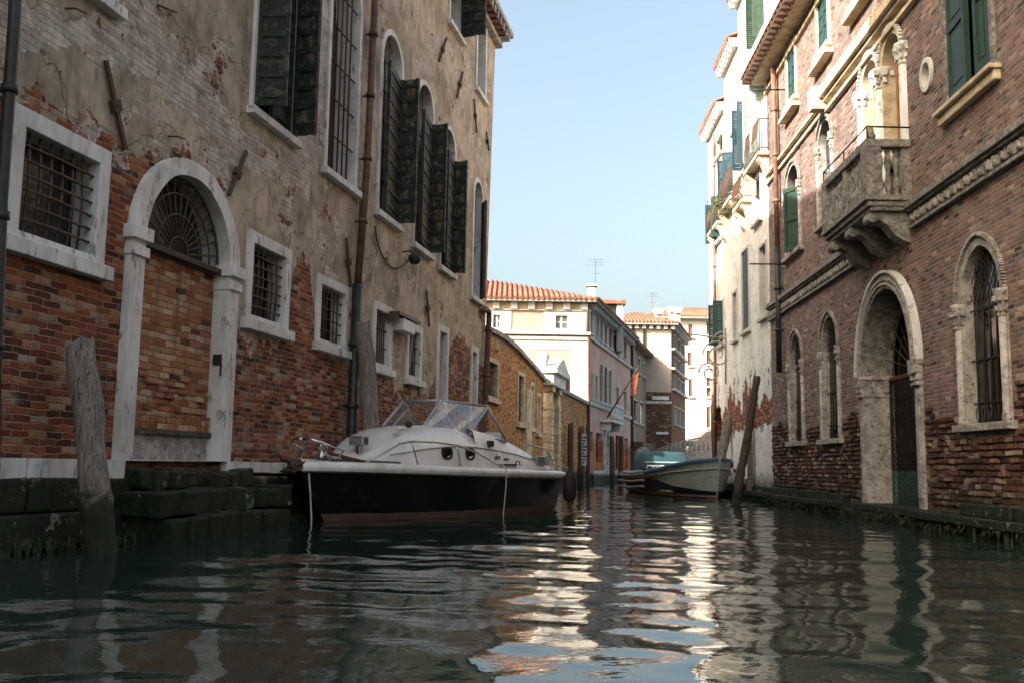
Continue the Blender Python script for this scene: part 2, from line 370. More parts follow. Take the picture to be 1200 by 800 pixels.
# ------------------------------------------------------------------ facade helpers
def opening(F, parent, sp, kind='rect', frame=.15, depth=.3, pane='glass_dark', stone='stone', grille=None, sill=True, name='window', proud=.05, jit=.006, label=None, fat_sill=.0):
    """stone surround > pane, grille, sill. sp = outer (s0,s1,h0,h1). returns the frame part and the inner opening"""
    inn = (sp[0]+frame, sp[1]-frame, sp[2]+(frame if sill else 0), sp[3]-frame)
    outl = archp(*sp, kind); inl = archp(*inn, kind)
    if not sill:  # door: open at the foot
        inn = (inn[0], inn[1], sp[2], inn[3]); inl = archp(*inn, kind)
        inl[0] = (inl[0][0], sp[2]+.001); inl[1] = (inl[1][0], sp[2]+.001)
    mb = MB().prism([outl, inl], -depth+.04, proud)
    mb.v = [tuple(Vector(p)+noise.noise_vector(Vector(p)*4)*jit) for p in mb.v]
    fr = mb.build(name, M[stone], parent, bevel=.012)
    if label: fr['label'] = label
    pl = archp(inn[0]-.03, inn[1]+.03, inn[2]-.03, inn[3]+.03, kind)
    MB().prism([pl], -depth-.03, -depth).build('pane', M[pane], fr)
    if sill:
        MB().box(sp[0]-.07, sp[1]+.07, sp[2]-.06-fat_sill, sp[2]+frame*.55, -.03, proud+.09).rough(jit, 4, 3).build('sill', M[stone], fr, bevel=.01)
    if grille: grille(inn, fr, -.06)
    return fr, inn
def bars(nx, ny, r=.016, mat='grille', belly=0.0):
    def g(inn, parent, z):
        s0, s1, h0, h1 = inn; mb = MB()
        for i in range(1, nx): x = s0+(s1-s0)*i/nx; mb.tube([(x, h0-.02, z), (x+random.uniform(-.01, .01), (h0+h1)/2, z+belly), (x, h1+.02, z)], r, 6)
        for j in range(1, ny): y = h0+(h1-h0)*j/ny; mb.tube([(s0-.02, y, z+.02), ((s0+s1)/2, y+random.uniform(-.01, .01), z+.02+belly), (s1+.02, y, z+.02)], r, 6)
        return mb.build('grille', M[mat], parent)
    return g
def leaf(parent, s, h0, h1, w, ang, mat, n0=.04, style='plank', name='shutter', side=1, seed=0, label=None):
    """shutter leaf hinged at s; ang 0 = lying along the wall (towards +s*side), 90 = straight out"""
    a = R_(ang); T = Matrix.Translation((s, 0, n0)) @ Matrix.Rotation(-a*side, 4, 'Y')
    if side < 0: T = T @ Matrix.Scale(-1, 4, (1, 0, 0))
    mb = MB(); t = .03
    def bx(x0, x1, y0, y1, z0, z1):
        q = MB().box(x0, x1, y0, y1, z0, z1); mb.add([T @ Vector(v) for v in q.v], q.f)
    rr = random.Random(seed)
    if style == 'plank':
        n = max(2, round(w/.16))
        for i in range(n): bx(w*i/n+.003, w*(i+1)/n-.003, h0+rr.uniform(0, .015), h1-rr.uniform(0, .015), -t/2, t/2)
        k = max(3, round((h1-h0)/.34))
        for j in range(k): y = h0+(h1-h0)*(j+.5)/k; bx(0, w, y-.045, y+.045, -t/2-.022, t/2+.022)
        for x in (0, w-.06): bx(x, x+.06, h0, h1, -t/2-.026, t/2+.026)
        mb.mi = [0]*(6*n)+[1]*(len(mb.f)-6*n)
    elif style == 'louvre':
        for x in (0, w-.07): bx(x, x+.07, h0, h1, -t/2, t/2)
        k = max(2, round((h1-h0)/.9))
        for j in range(k+1): y = h0+(h1-h0-.09)*j/k; bx(0.07, w-.07, y, y+.09, -t/2, t/2)
        m = int((h1-h0)/.07)
        for j in range(m): y = h0+.05+(h1-h0-.1)*j/m; bx(.07, w-.07, y, y+.058, -t/3, t/3)
    else:        # panelled
        bx(0, w, h0, h1, -t/2, t/2)
        for x in (0, w-.09): bx(x, x+.09, h0, h1, -t/2-.03, t/2+.03)
        k = max(2, round((h1-h0)/1.0))
        for j in range(k+1): y = h0+(h1-h0-.12)*j/k; bx(.09, w-.09, y, y+.12, -t/2-.03, t/2+.03)
        for j in range(k): y = h0+(h1-h0-.12)*j/k+.2; bx(.16, w-.16, y, y+(h1-h0-.12)/k-.28, -t/2-.012, t/2+.012)
    o = mb.build(name, [M[mat], M['peeling_dark'] if mat.startswith('peel') else M[mat]], parent)
    if label: o['label'] = label
    return o
def arch_top(sp, frame, kind): return sp
def anchor(F, parent, p0, p1, r=.03):
    a = F.hit(*p0, .05); b = F.hit(*p1, .05); c = ((a[0]+b[0])/2, (a[1]+b[1])/2)
    mb = MB(); d = Vector((b[0]-a[0], b[1]-a[1], 0)); d.normalize(); q = Vector((-d.y, d.x, 0))
    mb.obox((c[0], c[1], .05), d*math.dist(a, b)/2, q*r, (0, 0, .02))
    mb.obox((c[0], c[1], .05), d*.07, q*.075, (0, 0, .035)); mb.tube([(c[0], c[1], -.02), (c[0], c[1], .1)], .03, 6)
    return mb.build('wall_anchor', M['iron'], parent)
def shell(parent, outer, depth, mat, roof=None, ridge=0):
    """sides, back and roof behind a front wall"""
    s0, s1, h0, h1 = outer; mb = MB()
    for a, b in ((s0, s0+.3), (s1-.3, s1)): mb.box(a, b, h0, h1-.02, -depth, -.46)
    mb.box(s0, s1, h0, h1-.02, -depth-.3, -depth)
    mb.build('side_wall', mat, parent)
    if roof:
        r = MB(); e = .45; nseg = int((s1-s0)/.24)
        r.add([(s0-e, h1+.02, e), (s1+e, h1+.02, e), (s1+e, h1+ridge, -depth/2), (s0-e, h1+ridge, -depth/2), (s0-e, h1+.02, -depth-e), (s1+e, h1+.02, -depth-e)], [(0, 1, 2, 3), (3, 2, 5, 4), (0, 3, 4), (1, 5, 2), (0, 4, 5, 1)])
        r.build('roof', roof, parent)
BRK = [(0, (.25, .066, .028)), (.16, (.33, .092, .036)), (.34, (.17, .046, .024)), (.5, (.39, .14, .062)), (.64, (.09, .032, .022)), (.76, (.44, .22, .12)), (.87, (.25, .075, .038)), (.95, (.42, .33, .24))]

# ================================================================== LEFT: weathered palazzo
VL = (.209, 1.0)
FL = Frame(-7.23+.209*9.0, 9.0, *VL)
H = FL.hit
def P(*a): return [H(x, y) for x, y in a]
def left_mask(nt, x, y, v):
    n1 = mth(nt, 'SUBTRACT', nz(nt, v, .9, 7, .72, off=(1, 6, 0)), .5); n2 = mth(nt, 'SUBTRACT', nz(nt, v, 4.5, 5, .7, off=(4, 0, 0)), .5)
    nn = mth(nt, 'ADD', mth(nt, 'MULTIPLY', n1, 2.2), mth(nt, 'MULTIPLY', n2, .5))
    B = P((1, 130), (40, 118), (100, 165), (140, 185), (160, 190), (215, 175), (262, 235), (274, 385), (285, 400), (336, 400), (345, 300), (362, 305), (372, 400), (405, 425), (430, 432), (460, 450), (495, 462), (515, 440), (530, 400), (545, 395), (566, 430))
    d1 = mth(nt, 'SUBTRACT', y, curve_node(nt, x, 0, 24, 0, 16, B))
    c = P((40, 15), (100, 30), (150, 45), (200, 85), (250, 140), (285, 175), (320, 195), (360, 130), (400, 60), (420, 60), (440, 200))
    lo = P((2, 60), (40, 52), (90, 50), (118, 85), (150, 78), (200, 120), (250, 160), (285, 195), (320, 205), (360, 235), (392, 120), (420, 120), (428, 215), (500, 300))
    up = P((2, -10), (40, 10), (90, 30), (118, 20), (150, -5), (200, 62), (250, 105), (285, 150), (320, 175), (350, -30), (385, -60), (420, -50), (428, 210), (500, 300))
    L = curve_node(nt, x, 0, 24, 0, 16, lo); U = curve_node(nt, x, 0, 24, 0, 16, up)
    inside = mth(nt, 'MINIMUM', mth(nt, 'SUBTRACT', y, L), mth(nt, 'SUBTRACT', U, y))   # >0 inside the exposed band
    d1 = mth(nt, 'ADD', d1, nn)
    d2 = mth(nt, 'SUBTRACT', mth(nt, 'MULTIPLY', nn, .60), inside)
    d3 = mth(nt, 'MULTIPLY', mth(nt, 'SUBTRACT', .63, nz(nt, v, 1.15, 7, .72, off=(13, 6, 0))), 3.0)
    return mth(nt, 'MINIMUM', d1, d3), mth(nt, 'SUBTRACT', d2, .02)
M['left_wall'] = masonry('peeling_plaster_over_brick', BRK, mortar=(.38, .28, .19), tone=.55, white=.6, bw=.27, rh=.078,
    plaster=dict(mask=left_mask, cols=[(.22, .175, .13), (.38, .31, .235), (.52, .43, .33), (.60, .46, .34)], rim=.5, scratch=(.62, .55, .48)), algae=.75)
M['infill'] = masonry('orange_infill_brick', [(0, (.40, .16, .085)), (.2, (.47, .22, .12)), (.4, (.33, .12, .06)), (.55, (.52, .29, .17)), (.75, (.43, .19, .10)), (.9, (.58, .40, .27))], mortar=(.30, .21, .14), bw=.26, rh=.085, tone=.2, algae=.6, mottle=(.8, 1.1))
M['algae_stone'] = None
def algae_mat(name, dry, wet, lo, hi):
    m, nt = newmat(name); v = objco(nt); y = nd(nt, 'ShaderNodeSeparateXYZ', {0: nd(nt, 'ShaderNodeNewGeometry').outputs['Position']}).outputs[2]
    a = nz(nt, v, 1.6, 7, .72); b = nz(nt, v, 9, 5, .7); c = nz(nt, v, 50, 3, .7)
    base = mixc(nt, rng(nt, b, .3, .7), dry, tuple(t*.35 for t in dry))
    g = mixc(nt, rng(nt, b, .35, .65), wet, tuple(t*.35 for t in wet))
    t = mth(nt, 'ADD', y, mth(nt, 'MULTIPLY', mth(nt, 'SUBTRACT', a, .5), 1.7))
    k = rng(nt, t, lo, hi, 1, 0); col = mixc(nt, k, base, g)
    col = mixc(nt, mth(nt, 'MULTIPLY', rng(nt, nz(nt, v, 2.6, 6, .75, off=(3, 8, 1)), .60, .66), rng(nt, c, .35, .6)), col, (.30, .29, .24))
    return finish(m, nt, col, .75, mth(nt, 'ADD', mth(nt, 'MULTIPLY', b, 1.0), mth(nt, 'MULTIPLY', c, .3)), .8, .03, spec=.3)
M['algae_stone'] = algae_mat('algae_covered_stone', (.24, .21, .17), (.016, .027, .008), .72, .92)
M['algae_dark'] = algae_mat('wet_dark_stone', (.10, .095, .07), (.013, .024, .008), .75, 1.15)

pal = empty('weathered_palazzo', FL.M)
tag(pal, 'tall weathered palazzo on the left with peeling plaster, exposed red brick and barred windows', 'building')
HT = 15.2
W = {}   # name -> (outer, kind)
W['w1'] = FL.rect(4, 124, 146, 307); W['w2'] = FL.rect(286, 337.5, 279, 389); W['w3'] = FL.rect(369, 406, 328, 412)
W['w4'] = FL.rect(435, 458, 356, 436); W['w5'] = FL.rect(475, 493, 380, 449)
W['w6'] = FL.rect(510, 523, 381, 545); W['w7'] = FL.rect(549.5, 558, 405, 545)
s0, s1, h0, h1 = FL.rect(136, 262, 182, 520); h1 = H(206, 181)[1]
DOOR = (H(134, 480)[0], H(266, 480)[0], .95, h1)
a = FL.rect(293, 348, 40, 152); W['A'] = (a[0], a[1], H(318, 150)[1], 10.6)
a = FL.rect(380, 419, 60, 217); W['B'] = (a[0], a[1], H(400, 217)[1], 10.9)
W['C1'] = (H(441, 200)[0], H(468, 200)[0], H(452, 259)[1], H(460, 38)[1])
W['C2'] = (H(483, 250)[0], H(505, 250)[0], H(491, 294)[1], H(497, 94)[1])
W['C3'] = (H(514, 280)[0], H(531, 280)[0], H(520, 319)[1], H(526, 148)[1])
W['D'] = (H(552, 300)[0], H(564, 300)[0], H(557, 353)[1], H(558, 207)[1])
W['E'] = (H(525, 20)[0], H(541, 20)[0], H(532, 38)[1], 14.4)
W['F'] = (H(557, 70)[0], H(569, 70)[0], H(563, 115)[1], H(563, 14)[1])
W['G'] = (H(20, 0)[0], H(135, 5)[0], H(100, -8)[1], 9.6)
KIND = dict(B='round', C1='round', C2='round', C3='round', D='round')
holes = []
for k, sp in W.items(): holes.append(archp(sp[0]+.03, sp[1]-.03, sp[2]+.03, sp[3]-.03, KIND.get(k, 'rect')))
holes.append(archp(DOOR[0]+.05, DOOR[1]-.05, .9, DOOR[3]-.05, 'round'))
sA = H(5, 300)[0]-.6; sB = H(568, 400)[0]; sT = H(581, 30)[0]
wall = MB().prism([[(sA, -1.0), (sB-.15, -1.0), (sB, 4.5), (sT, HT), (sA, HT)]]+holes, -.45, 0).build('wall', M['left_wall'], pal)
shell(pal, (sA, sB-.2, -1, HT-.3), 9, M['left_wall'], M['roof_tile'], 2.0)
# plinth of white stone blocks
pm = MB(); x = sA
while x < DOOR[0]-.05:
    e = min(x+random.uniform(.9, 1.3), DOOR[0]+.12); pm.box(x+.008, e-.008, .74+random.uniform(-.02, .02), .955, -.02, .12); x = e
x = DOOR[1]-.1
while x < sB-.6:
    e = x+random.uniform(.7, 1.2); pm.box(x+.006, e-.006, .80+random.uniform(-.02, .02), .955, -.02, .10); x = e
each(pm.rough(.008, 3), 'plinth_block', M['stone'], pal)

# barred windows
fr1, inn = opening(FL, pal, W['w1'], 'rect', .2, .32, 'glass_teal', grille=bars(7, 7, .017, belly=.03), label='largest ground-floor window with rusty bars in a white stone surround')
fr2, inn = opening(FL, pal, W['w2'], 'rect', .19, .3, 'glass_dark', grille=bars(7, 7, .017, 'grille', .03))
fr3, inn = opening(FL, pal, W['w3'], 'rect', .17, .3, 'glass_dark', grille=bars(7, 5, .014, 'iron'))
opening(FL, pal, W['w4'], 'rect', .17, .34, 'glass_dark', grille=bars(7, 3, .014, 'grille'))
opening(FL, pal, W['w5'], 'rect', .17, .34, 'glass_dark', grille=bars(7, 3, .014, 'grille'))
for k in ('w6', 'w7'):
    o, inn = opening(FL, pal, (W[k][0], W[k][1], .95, W[k][3]), 'rect', .17, .36, 'glass_dark', sill=False, name='side_door')
    MB().box(inn[0]-.02, inn[1]+.02, .95, inn[3]+.02, -.34, -.28).build('door_leaf', M['wood_dark'], o)
# upper windows
o, inn = opening(FL, pal, W['A'], 'rect', .12, .34, 'glass_grey', label='tall window with peeling dark green shutters')
leaf(o, inn[1], inn[2], inn[3], (inn[1]-inn[0])*.55, 4, 'peeling_dark', n0=-.06, side=-1, seed=1)
leaf(o, inn[1]-.02, inn[2]-.02, inn[3], .43, 84, 'peeling_green', side=-1, seed=2, label='leaf of peeling green paint standing straight out')
leaf(o, inn[0], inn[2], inn[3], .5, 80, 'peeling_dark', side=1, seed=3)
MB().box(inn[0]+.25, inn[0]+.33, inn[2], inn[3], -.3, -.2).build('casement', M['wood_brown'], o)
o, inn = opening(FL, pal, W['B'], 'round', .12, .55, 'cream_blind', grille=bars(6, 6, .018, 'iron'), label='tall round-headed window with rusty bars and a deep pale reveal')
MB().box(inn[0]-.01, inn[1]+.01, inn[2]-.01, inn[3]-.9, -.5, -.44).build('casement', M['wood_dark'], o)
for k, wl in (('C1', .95), ('C2', .86), ('C3', .8)):
    o, inn = opening(FL, pal, W[k], 'round', .13, .4, 'cream_blind' if k == 'C1' else 'glass_dark', grille=bars(2, 6, .012, 'iron_dark'))
    topc = inn[3]-(inn[1]-inn[0])*.62
    leaf(o, inn[1], inn[2], topc, (inn[1]-inn[0])*.97, 6, 'peeling_dark', n0=.03, side=-1, seed=5)
    leaf(o, inn[1], inn[2]-.03, topc+.03, wl*.46, 84, 'peeling_green', side=-1, seed=6)
o, inn = opening(FL, pal, W['D'], 'round', .13, .4, 'glass_dark')
leaf(o, inn[1]+.02, inn[2], inn[3]-.5, .34, 30, 'wood_brown', side=-1, seed=7)
o, inn = opening(FL, pal, W['E'], 'rect', .12, .34, 'glass_dark')
leaf(o, inn[1], inn[2], inn[3], .75, 80, 'peeling_dark', side=-1, seed=8)
opening(FL, pal, W['F'], 'rect', .14, .34, 'glass_grey')
opening(FL, pal, W['G'], 'rect', .16, .34, 'glass_dark', grille=bars(6, 6))
# portal
d0, d1, db, dt = DOOR; jw = .29
inl = [(d0+jw, .96), (d1-jw, .96)]+archp(d0+jw, d1-jw, .96, dt-.22, 'round', 24)[2:]
spr = dt-.22-(d1-d0-2*jw)/2
mb = MB().prism([[(d0, .95), (d1, .95)]+archp(d0, d1, .95, dt, 'round', 24, rise=dt-spr)[2:], inl], -.42, .10)
mb.v = [tuple(Vector(p)+noise.noise_vector(Vector(p)*3)*.012) for p in mb.v]
portal = mb.build('portal', M['stone'], pal, bevel=.02); portal['label'] = 'arched white stone doorway walled up with orange brick'
cm = MB()
for sx, sgn in ((d0, 1), (d1, -1)):
    a, b = sorted((sx-sgn*.06, sx+sgn*(jw+.05)))
    cm.box(a, b, spr-.06, spr+.10, -.3, .17); a, b = sorted((sx-sgn*.02, sx+sgn*(jw+.02))); cm.box(a, b, spr-.26, spr-.14, -.3, .14)
each(cm.rough(.01, 3), 'impost', M['stone'], portal)
bb = MB().prism([[(d0+jw-.03, 1.36), (d1-jw+.03, 1.36), (d1-jw+.03, spr-.03), (d0+jw-.03, spr-.03)]], -.36, -.16).build('brick_infill', M['infill'], portal)
sb = MB(); x = d0+jw-.02
while x < d1-jw: e = x+.075; sb.box(x+.006, e, 1.34+random.uniform(-.01, .01), 1.36+.22, -.3, -.10+random.uniform(-.012, .012)); x = e
sb.build('soldier_course', M['infill'], portal, bevel=.006)
# rough protruding bricks in the middle of the infill
rb = MB(); rr = random.Random(4)
for j in range(7):
    y = 1.6+j*.085; x = d0+jw+rr.uniform(0, .1)
    while x < d1-jw-.26: 
        if rr.random() < .62-.06*j: rb.box(x, x+.235, y+.008, y+.077, -.2, -.155+rr.uniform(0, .05))
        x += .26
rb.rough(.006, 9).build('rough_course', M['infill'], portal)
MB().box(d0+jw-.02, d1-jw+.02, .6, 1.34, -.4, -.13).rough(.01, 2).build('threshold', M['stone_old'], portal, bevel=.02)
MB().box(d0+jw-.02, d1-jw+.02, 1.29, 1.36, -.3, -.07).build('ledge', M['algae_dark'], portal, bevel=.01)
MB().box(d0+jw-.04, d1-jw+.04, spr-.05, spr+.03, -.3, -.02).build('lintel', M['wood_dark'], portal, bevel=.01)
MB().prism([archp(d0+jw-.02, d1-jw+.02, spr-.02, dt-.20, 'round', 24, rise=(d1-d0-2*jw)/2)], -.40, -.36).build('pane', M['glass_teal'], portal)
fg = MB(); cx = (d0+d1)/2; R0 = (d1-d0-2*jw)/2; zz = -.12
for i in range(1, 16):
    t = math.pi*i/16; fg.tube([(cx+math.cos(t)*.22*R0, spr+.03+math.sin(t)*.22*R0, zz), (cx+math.cos(t)*R0*1.02, spr+.03+math.sin(t)*R0*1.0, zz)], .014, 6)
for q in (.22, .5, .76, .98): fg.tube([(cx+math.cos(math.pi*i/20)*R0*q, spr+.03+math.sin(math.pi*i/20)*R0*q, zz+.015) for i in range(21)], .014 if q < .9 else .02, 6)
fg.build('fanlight_grille', M['grille'], portal)
MB().box(d1-jw-.03, d1-jw+.05, 2.35, 2.5, -.1, .03).obox((d1-jw-.02, 2.28, .03), (.01, 0, 0), (0, .09, 0), (0, 0, .01)).build('iron_hinge', M['iron_dark'], portal)

for p0, p1 in (((124, 71), (147, 176)), ((289, 178), (268, 229)), ((406, 279), (411, 337)), ((500, 341), (503, 383)), ((523.4, 45), (515, 72)), ((542.6, 85), (535.6, 115)), ((555.5, 116), (558.7, 156)), ((570, 155), (573, 177))): anchor(FL, pal, p0, p1)
def pipe_on(F, parent, pts, r, mat, n=.14, name='drainpipe', collars=1.6, label=None):
    q = [(*F.hit(x, y, n), n) for x, y in pts]; mb = MB().tube(q, r, 12)
    L = sum(math.dist(q[i], q[i+1]) for i in range(len(q)-1))
    k = int(L/collars)
    for i in range(1, k+1):
        t = i/(k+1)*L; j = 0
        while t > math.dist(q[j], q[j+1]): t -= math.dist(q[j], q[j+1]); j += 1
        a = Vector(q[j]); b = Vector(q[j+1]); d = (b-a).normalized(); c = a+d*t
        mb.tube([c-d*.04, c+d*.04], r*1.35, 12); mb.obox(c-Vector((0, 0, n/2)), d*.015, d.cross(Vector((0, 0, 1)))*.02, (0, 0, n/2))
    o = mb.build(name, M[mat], parent)
    if label: o['label'] = label
    return o
pipe_on(FL, pal, [(441, -30), (430, 200), (419, 335)], .075, 'pipe_brown', n=.16)
pipe_on(FL, pal, [(419, 333), (411, 530), (411, 548)], .10, 'pipe_dark', n=.16, label='thicker black lower length of the drainpipe')
pipe_on(FL, pal, [(566, 366), (569.5, 362), (573, 366), (573, 375), (567, 500), (566, 548)], .09, 'pipe_brown', n=.14)
# cornice
ci = MB(); ci.box(sA, sT+.3, HT-.05, HT+.12, -.2, .55); ci.box(sA, sT+.1, HT-.45, HT-.05, -.1, .22)
cpar = ci.rough(.012, 2).build('cornice', M['stone_old'], pal)
x = sT-.16; ci = MB()
while x > 14: ci.box(x, x+.16, HT-.28, HT-.06, .2, .5); x -= .42
each(ci, 'modillion', M['stone_old'], cpar)
# alarm box, lamp, cable
ab = FL.rect(464, 478, 376, 390, .1); abx = MB().box(ab[0], ab[1], ab[2], ab[3], .0, .28).build('alarm_box', M['white_paint'], pal, bevel=.02)
MB().box(ab[0]-.35, ab[1]+.35, ab[3]+.03, ab[3]+.10, 0, .3).box(ab[0]-.35, ab[0]-.28, ab[3]-.1, ab[3]+.05, 0, .25).build('rain_hood', M['pipe_brown'], abx)
c = H(486, 300, .3); lp = MB().lathe([(.03, 0), (.10, .02), (.15, .12), (.14, .2), (.02, .24)], (c[0], c[1]-.2, .3), 'y', 12).tube([(c[0], c[1], .3), (c[0], c[1]+.12, .2), (c[0], c[1]+.1, 0)], .02, 6).build('wall_lamp', M['iron_dark'], pal)
def wire(F, parent, pts, r=.018, n=.04, mat='iron_dark', name='cable'):
    return MB().tube([(*F.hit(x, y, n), n) for x, y in pts], r, 5).build(name, M[mat], parent)
wire(FL, pal, [(440, 265), (441, 278), (446, 296), (452, 307), (459, 314), (466, 315), (474, 311), (481, 303), (485, 297)])
wire(FL, pal, [(491, 300), (488, 340), (485, 380), (480, 430)], .012, .05, 'white_paint')
wire(FL, pal, [(422, 218), (421, 290), (420, 335)], .010)
for p in ((76, 10), (197, 160)):
    c = H(*p); MB().tube([(c[0], c[1], -.02), (c[0]+.03, c[1], .12), (c[0]+.2, c[1]+.02, .13)], .012, 5).build('iron_hook', M['iron'], pal)
c = H(192, 10); MB().tube([(c[0]-.2, c[1]-.05, .03), (c[0]+.2, c[1]+.03, .06)], .014, 5).build('iron_hook', M['iron'], pal)

# unseen neighbour, added with a thin tall part shaped to shade the right wall
nb = empty('unseen_shading_house', FL.M)
tag(nb, 'unseen house added beyond the left edge to shade the right wall, adjoining the weathered palazzo', 'building')
MB().box(-16, sA-.02, -1, 8, -9, .02).box(-8.5, sA-.02, 8, 22.5, -2.0, .02).build('wall', M['left_wall'], nb)
MB().add([(-8.8, 22.5, .4), (sA+.2, 22.5, .4), (sA+.2, 23.3, -1.1), (-8.8, 23.3, -1.1), (-8.8, 22.5, -2.4), (sA+.2, 22.5, -2.4)], [(0, 1, 2, 3), (3, 2, 5, 4), (0, 3, 4), (1, 5, 2)]).build('roof', M['roof_tile'], nb)
pipe_on(FL, pal, [(19, -40), (17, 20), (2, 230), (-6, 420), (-8, 560)], .06, 'pipe_dark', n=.3)

# footing of the left bank
fb = MB(); x = sA-14
rr = random.Random(11)
while x < sB+27:
    e = x+rr.uniform(.8, 1.7)
    for (a, b, n) in ((.40, .745, .17), (.0, .40, .26), (-.8, .0, .34)):
        fb.box(x+.01, e-.01, a+.006, b-.006, -.6, n+rr.uniform(-.03, .05))
    x = e
tmp = fb.rough(.05, 2.6, 4).build('quay_footing', M['algae_stone'], None, bevel=.03, M=FL.M)
tag(tmp, kind='structure')
st = empty('canal_steps', FL.M); tag(st, 'mossy green stone steps below the bricked-up doorway', 'steps')
for (a, b, y0, y1, n) in ((d0+.1, d1+.25, .60, .84, .36), (d0-.1, d1+.9, .30, .62, .75), (d0+.0, d1+.3, -.7, .30, .95)):
    s = MB(); k = 9
    for i in range(k): x0 = a+(b-a)*i/k; s.box(x0, a+(b-a)*(i+1)/k, y0, y1-rr.uniform(0, .04), -.1, n+rr.uniform(-.07, .05))
    s.rough(.07, 3, 8).build('step', M['algae_dark'], st, bevel=.03)
# ================================================================== garden wall, gate
M['garden_brick'] = masonry('orange_garden_brick', [(0, (.54, .22, .075)), (.2, (.62, .32, .12)), (.4, (.46, .17, .06)), (.55, (.66, .40, .17)), (.75, (.58, .27, .10)), (.9, (.40, .16, .06))], mortar=(.46, .28, .15), bw=.27, rh=.08, tone=.15, white=.4, algae=.7,
    plaster=dict(mask=lambda nt, x, y, v: mth(nt, 'SUBTRACT', mth(nt, 'ADD', y, mth(nt, 'MULTIPLY', mth(nt, 'SUBTRACT', nz(nt, v, .8, 6, .7), .5), 3.5)), 5.1), cols=[(.26, .20, .13), (.38, .30, .20), (.44, .36, .25), (.48, .38, .27)], scratch=(.42, .33, .22)))
sE = H(690, 500)[0]; sG0 = H(638, 500)[0]; sG1 = H(652, 500)[0]
gw = empty('garden_wall', FL.M @ Matrix.Translation((sB, 0, 0))); gw_off = -sB
tag(gw, 'long brick boundary wall with barred stone-framed windows and a humped coping past the palazzo', 'wall')
def GB(mb, name, mat, parent=None, **k):
    if parent is None or parent is gw: mb.v = [(v[0]+gw_off, v[1], v[2]) for v in mb.v]
    return mb.build(name, mat, parent, **k)
gtop = [(H(x, 470)[0], H(x, y)[1]) for x, y in ((568, 386), (580, 391), (592, 398), (604, 408), (616, 421), (628, 434), (638, 446))]
gwins = [FL.rect(571, 585, 419, 470), FL.rect(607, 615, 435, 499), FL.rect(622, 626.5, 447, 504), FL.rect(630, 634, 460, 510)]
outl = [(sB-.1, -1), (sG0+.2, -1)]+gtop[::-1]; outl[-1] = (sB-.1, gtop[0][1])
gb = MB(); gb.prism([outl]+[rectp(g[0]+.03, g[1]-.03, g[2]+.03, g[3]-.03) for g in gwins], -.5, -.05)
wallg = gb.build('wall', M['garden_brick'], None); wallg.parent = gw; wallg.location = (gw_off, 0, 0)
for g in gwins:
    o, inn = opening(FL, gw, g, 'rect', .16, .25, 'glass_dark', stone='stone_cream', grille=bars(5, 5, .014, 'iron'))
    o.location = (gw_off, 0, -.05)
cp = MB()
for a, b in zip(gtop, gtop[1:]): cp.prism([[(a[0], a[1]-.02), (b[0], b[1]-.02), (b[0], b[1]+.14), (a[0], a[1]+.14)]], -.6, .08)
GB(cp.rough(.02, 3), 'coping', M['stone_old'], gw)
dp = MB(); a = H(615, 470); b = H(621, 490)
dp.box(a[0], b[0], .8, H(618, 456)[1], -.06, .10)
GB(dp.rough(.01, 3), 'pilaster', M['stone_cream'], gw)
# second stretch
g2 = empty('lower_garden_wall', FL.M @ Matrix.Translation((sG1, 0, 0)))
tag(g2, 'lower stretch of golden brick wall between the pedimented gate and the pink palace', 'wall')
h0_, h1_ = H(656, 457)[1], H(690, 474)[1]
w2 = MB().prism([[(0, -1), (sE-sG1, -1), (sE-sG1, h1_), (0, h0_)]], -.5, -.03).build('wall', M['garden_brick'], g2)
MB().prism([[(0, h0_-.03), (sE-sG1, h1_-.03), (sE-sG1, h1_+.14), (0, h0_+.14)]], -.6, .10).rough(.02, 3).build('coping', M['stone_old'], g2)
# gate with pediment
gt = empty('pedimented_gate', FL.M @ Matrix.Translation(((sG0+sG1)/2, 0, 0)))
tag(gt, 'white stone water gate with paired pilasters and a small pediment in the brick wall', 'gate')
gwid = (sG1-sG0)/2; ht = H(645, 447)[1]; hp = H(641, 416)[1]
for q in (-1, 1):
    pm_ = MB().box(q*gwid*.62-.28, q*gwid*.62+.28, .7, ht-.25, -.3, .22).box(q*gwid*.62-.36, q*gwid*.62+.36, .7, 1.2, -.3, .30).box(q*gwid*.62-.36, q*gwid*.62+.36, ht-.5, ht-.25, -.3, .30)
    for j in range(7): pm_.box(q*gwid*.62-.32, q*gwid*.62+.32, 1.3+j*(ht-2.2)/7, 1.3+j*(ht-2.2)/7+.28, -.3, .26)
    pm_.rough(.01, 3).build('pilaster', M['stone_cream'], gt)
MB().box(-gwid*.45, gwid*.45, .7, ht-.3, -.3, .0).build('gate_leaf', M['wood_dark'], gt)
MB().box(-gwid-.15, gwid+.15, ht-.25, ht+.25, -.4, .40).box(-gwid-.3, gwid+.3, ht+.25, ht+.42, -.5, .58).build('entablature', M['stone'], gt, bevel=.02)
MB().prism([[(-gwid-.35, ht+.42), (gwid+.35, ht+.42), (0, hp)]], -.6, .55).build('pediment', M['stone'], gt, bevel=.02)
fin = MB().lathe([(.3, 0), (.3, .1), (.12, .16), (.28, .5), (.2, .7), (.02, .8)], (-gwid*.9, ht+.42, -.1), 'y', 8); fin.build('finial', M['stone'], gt)

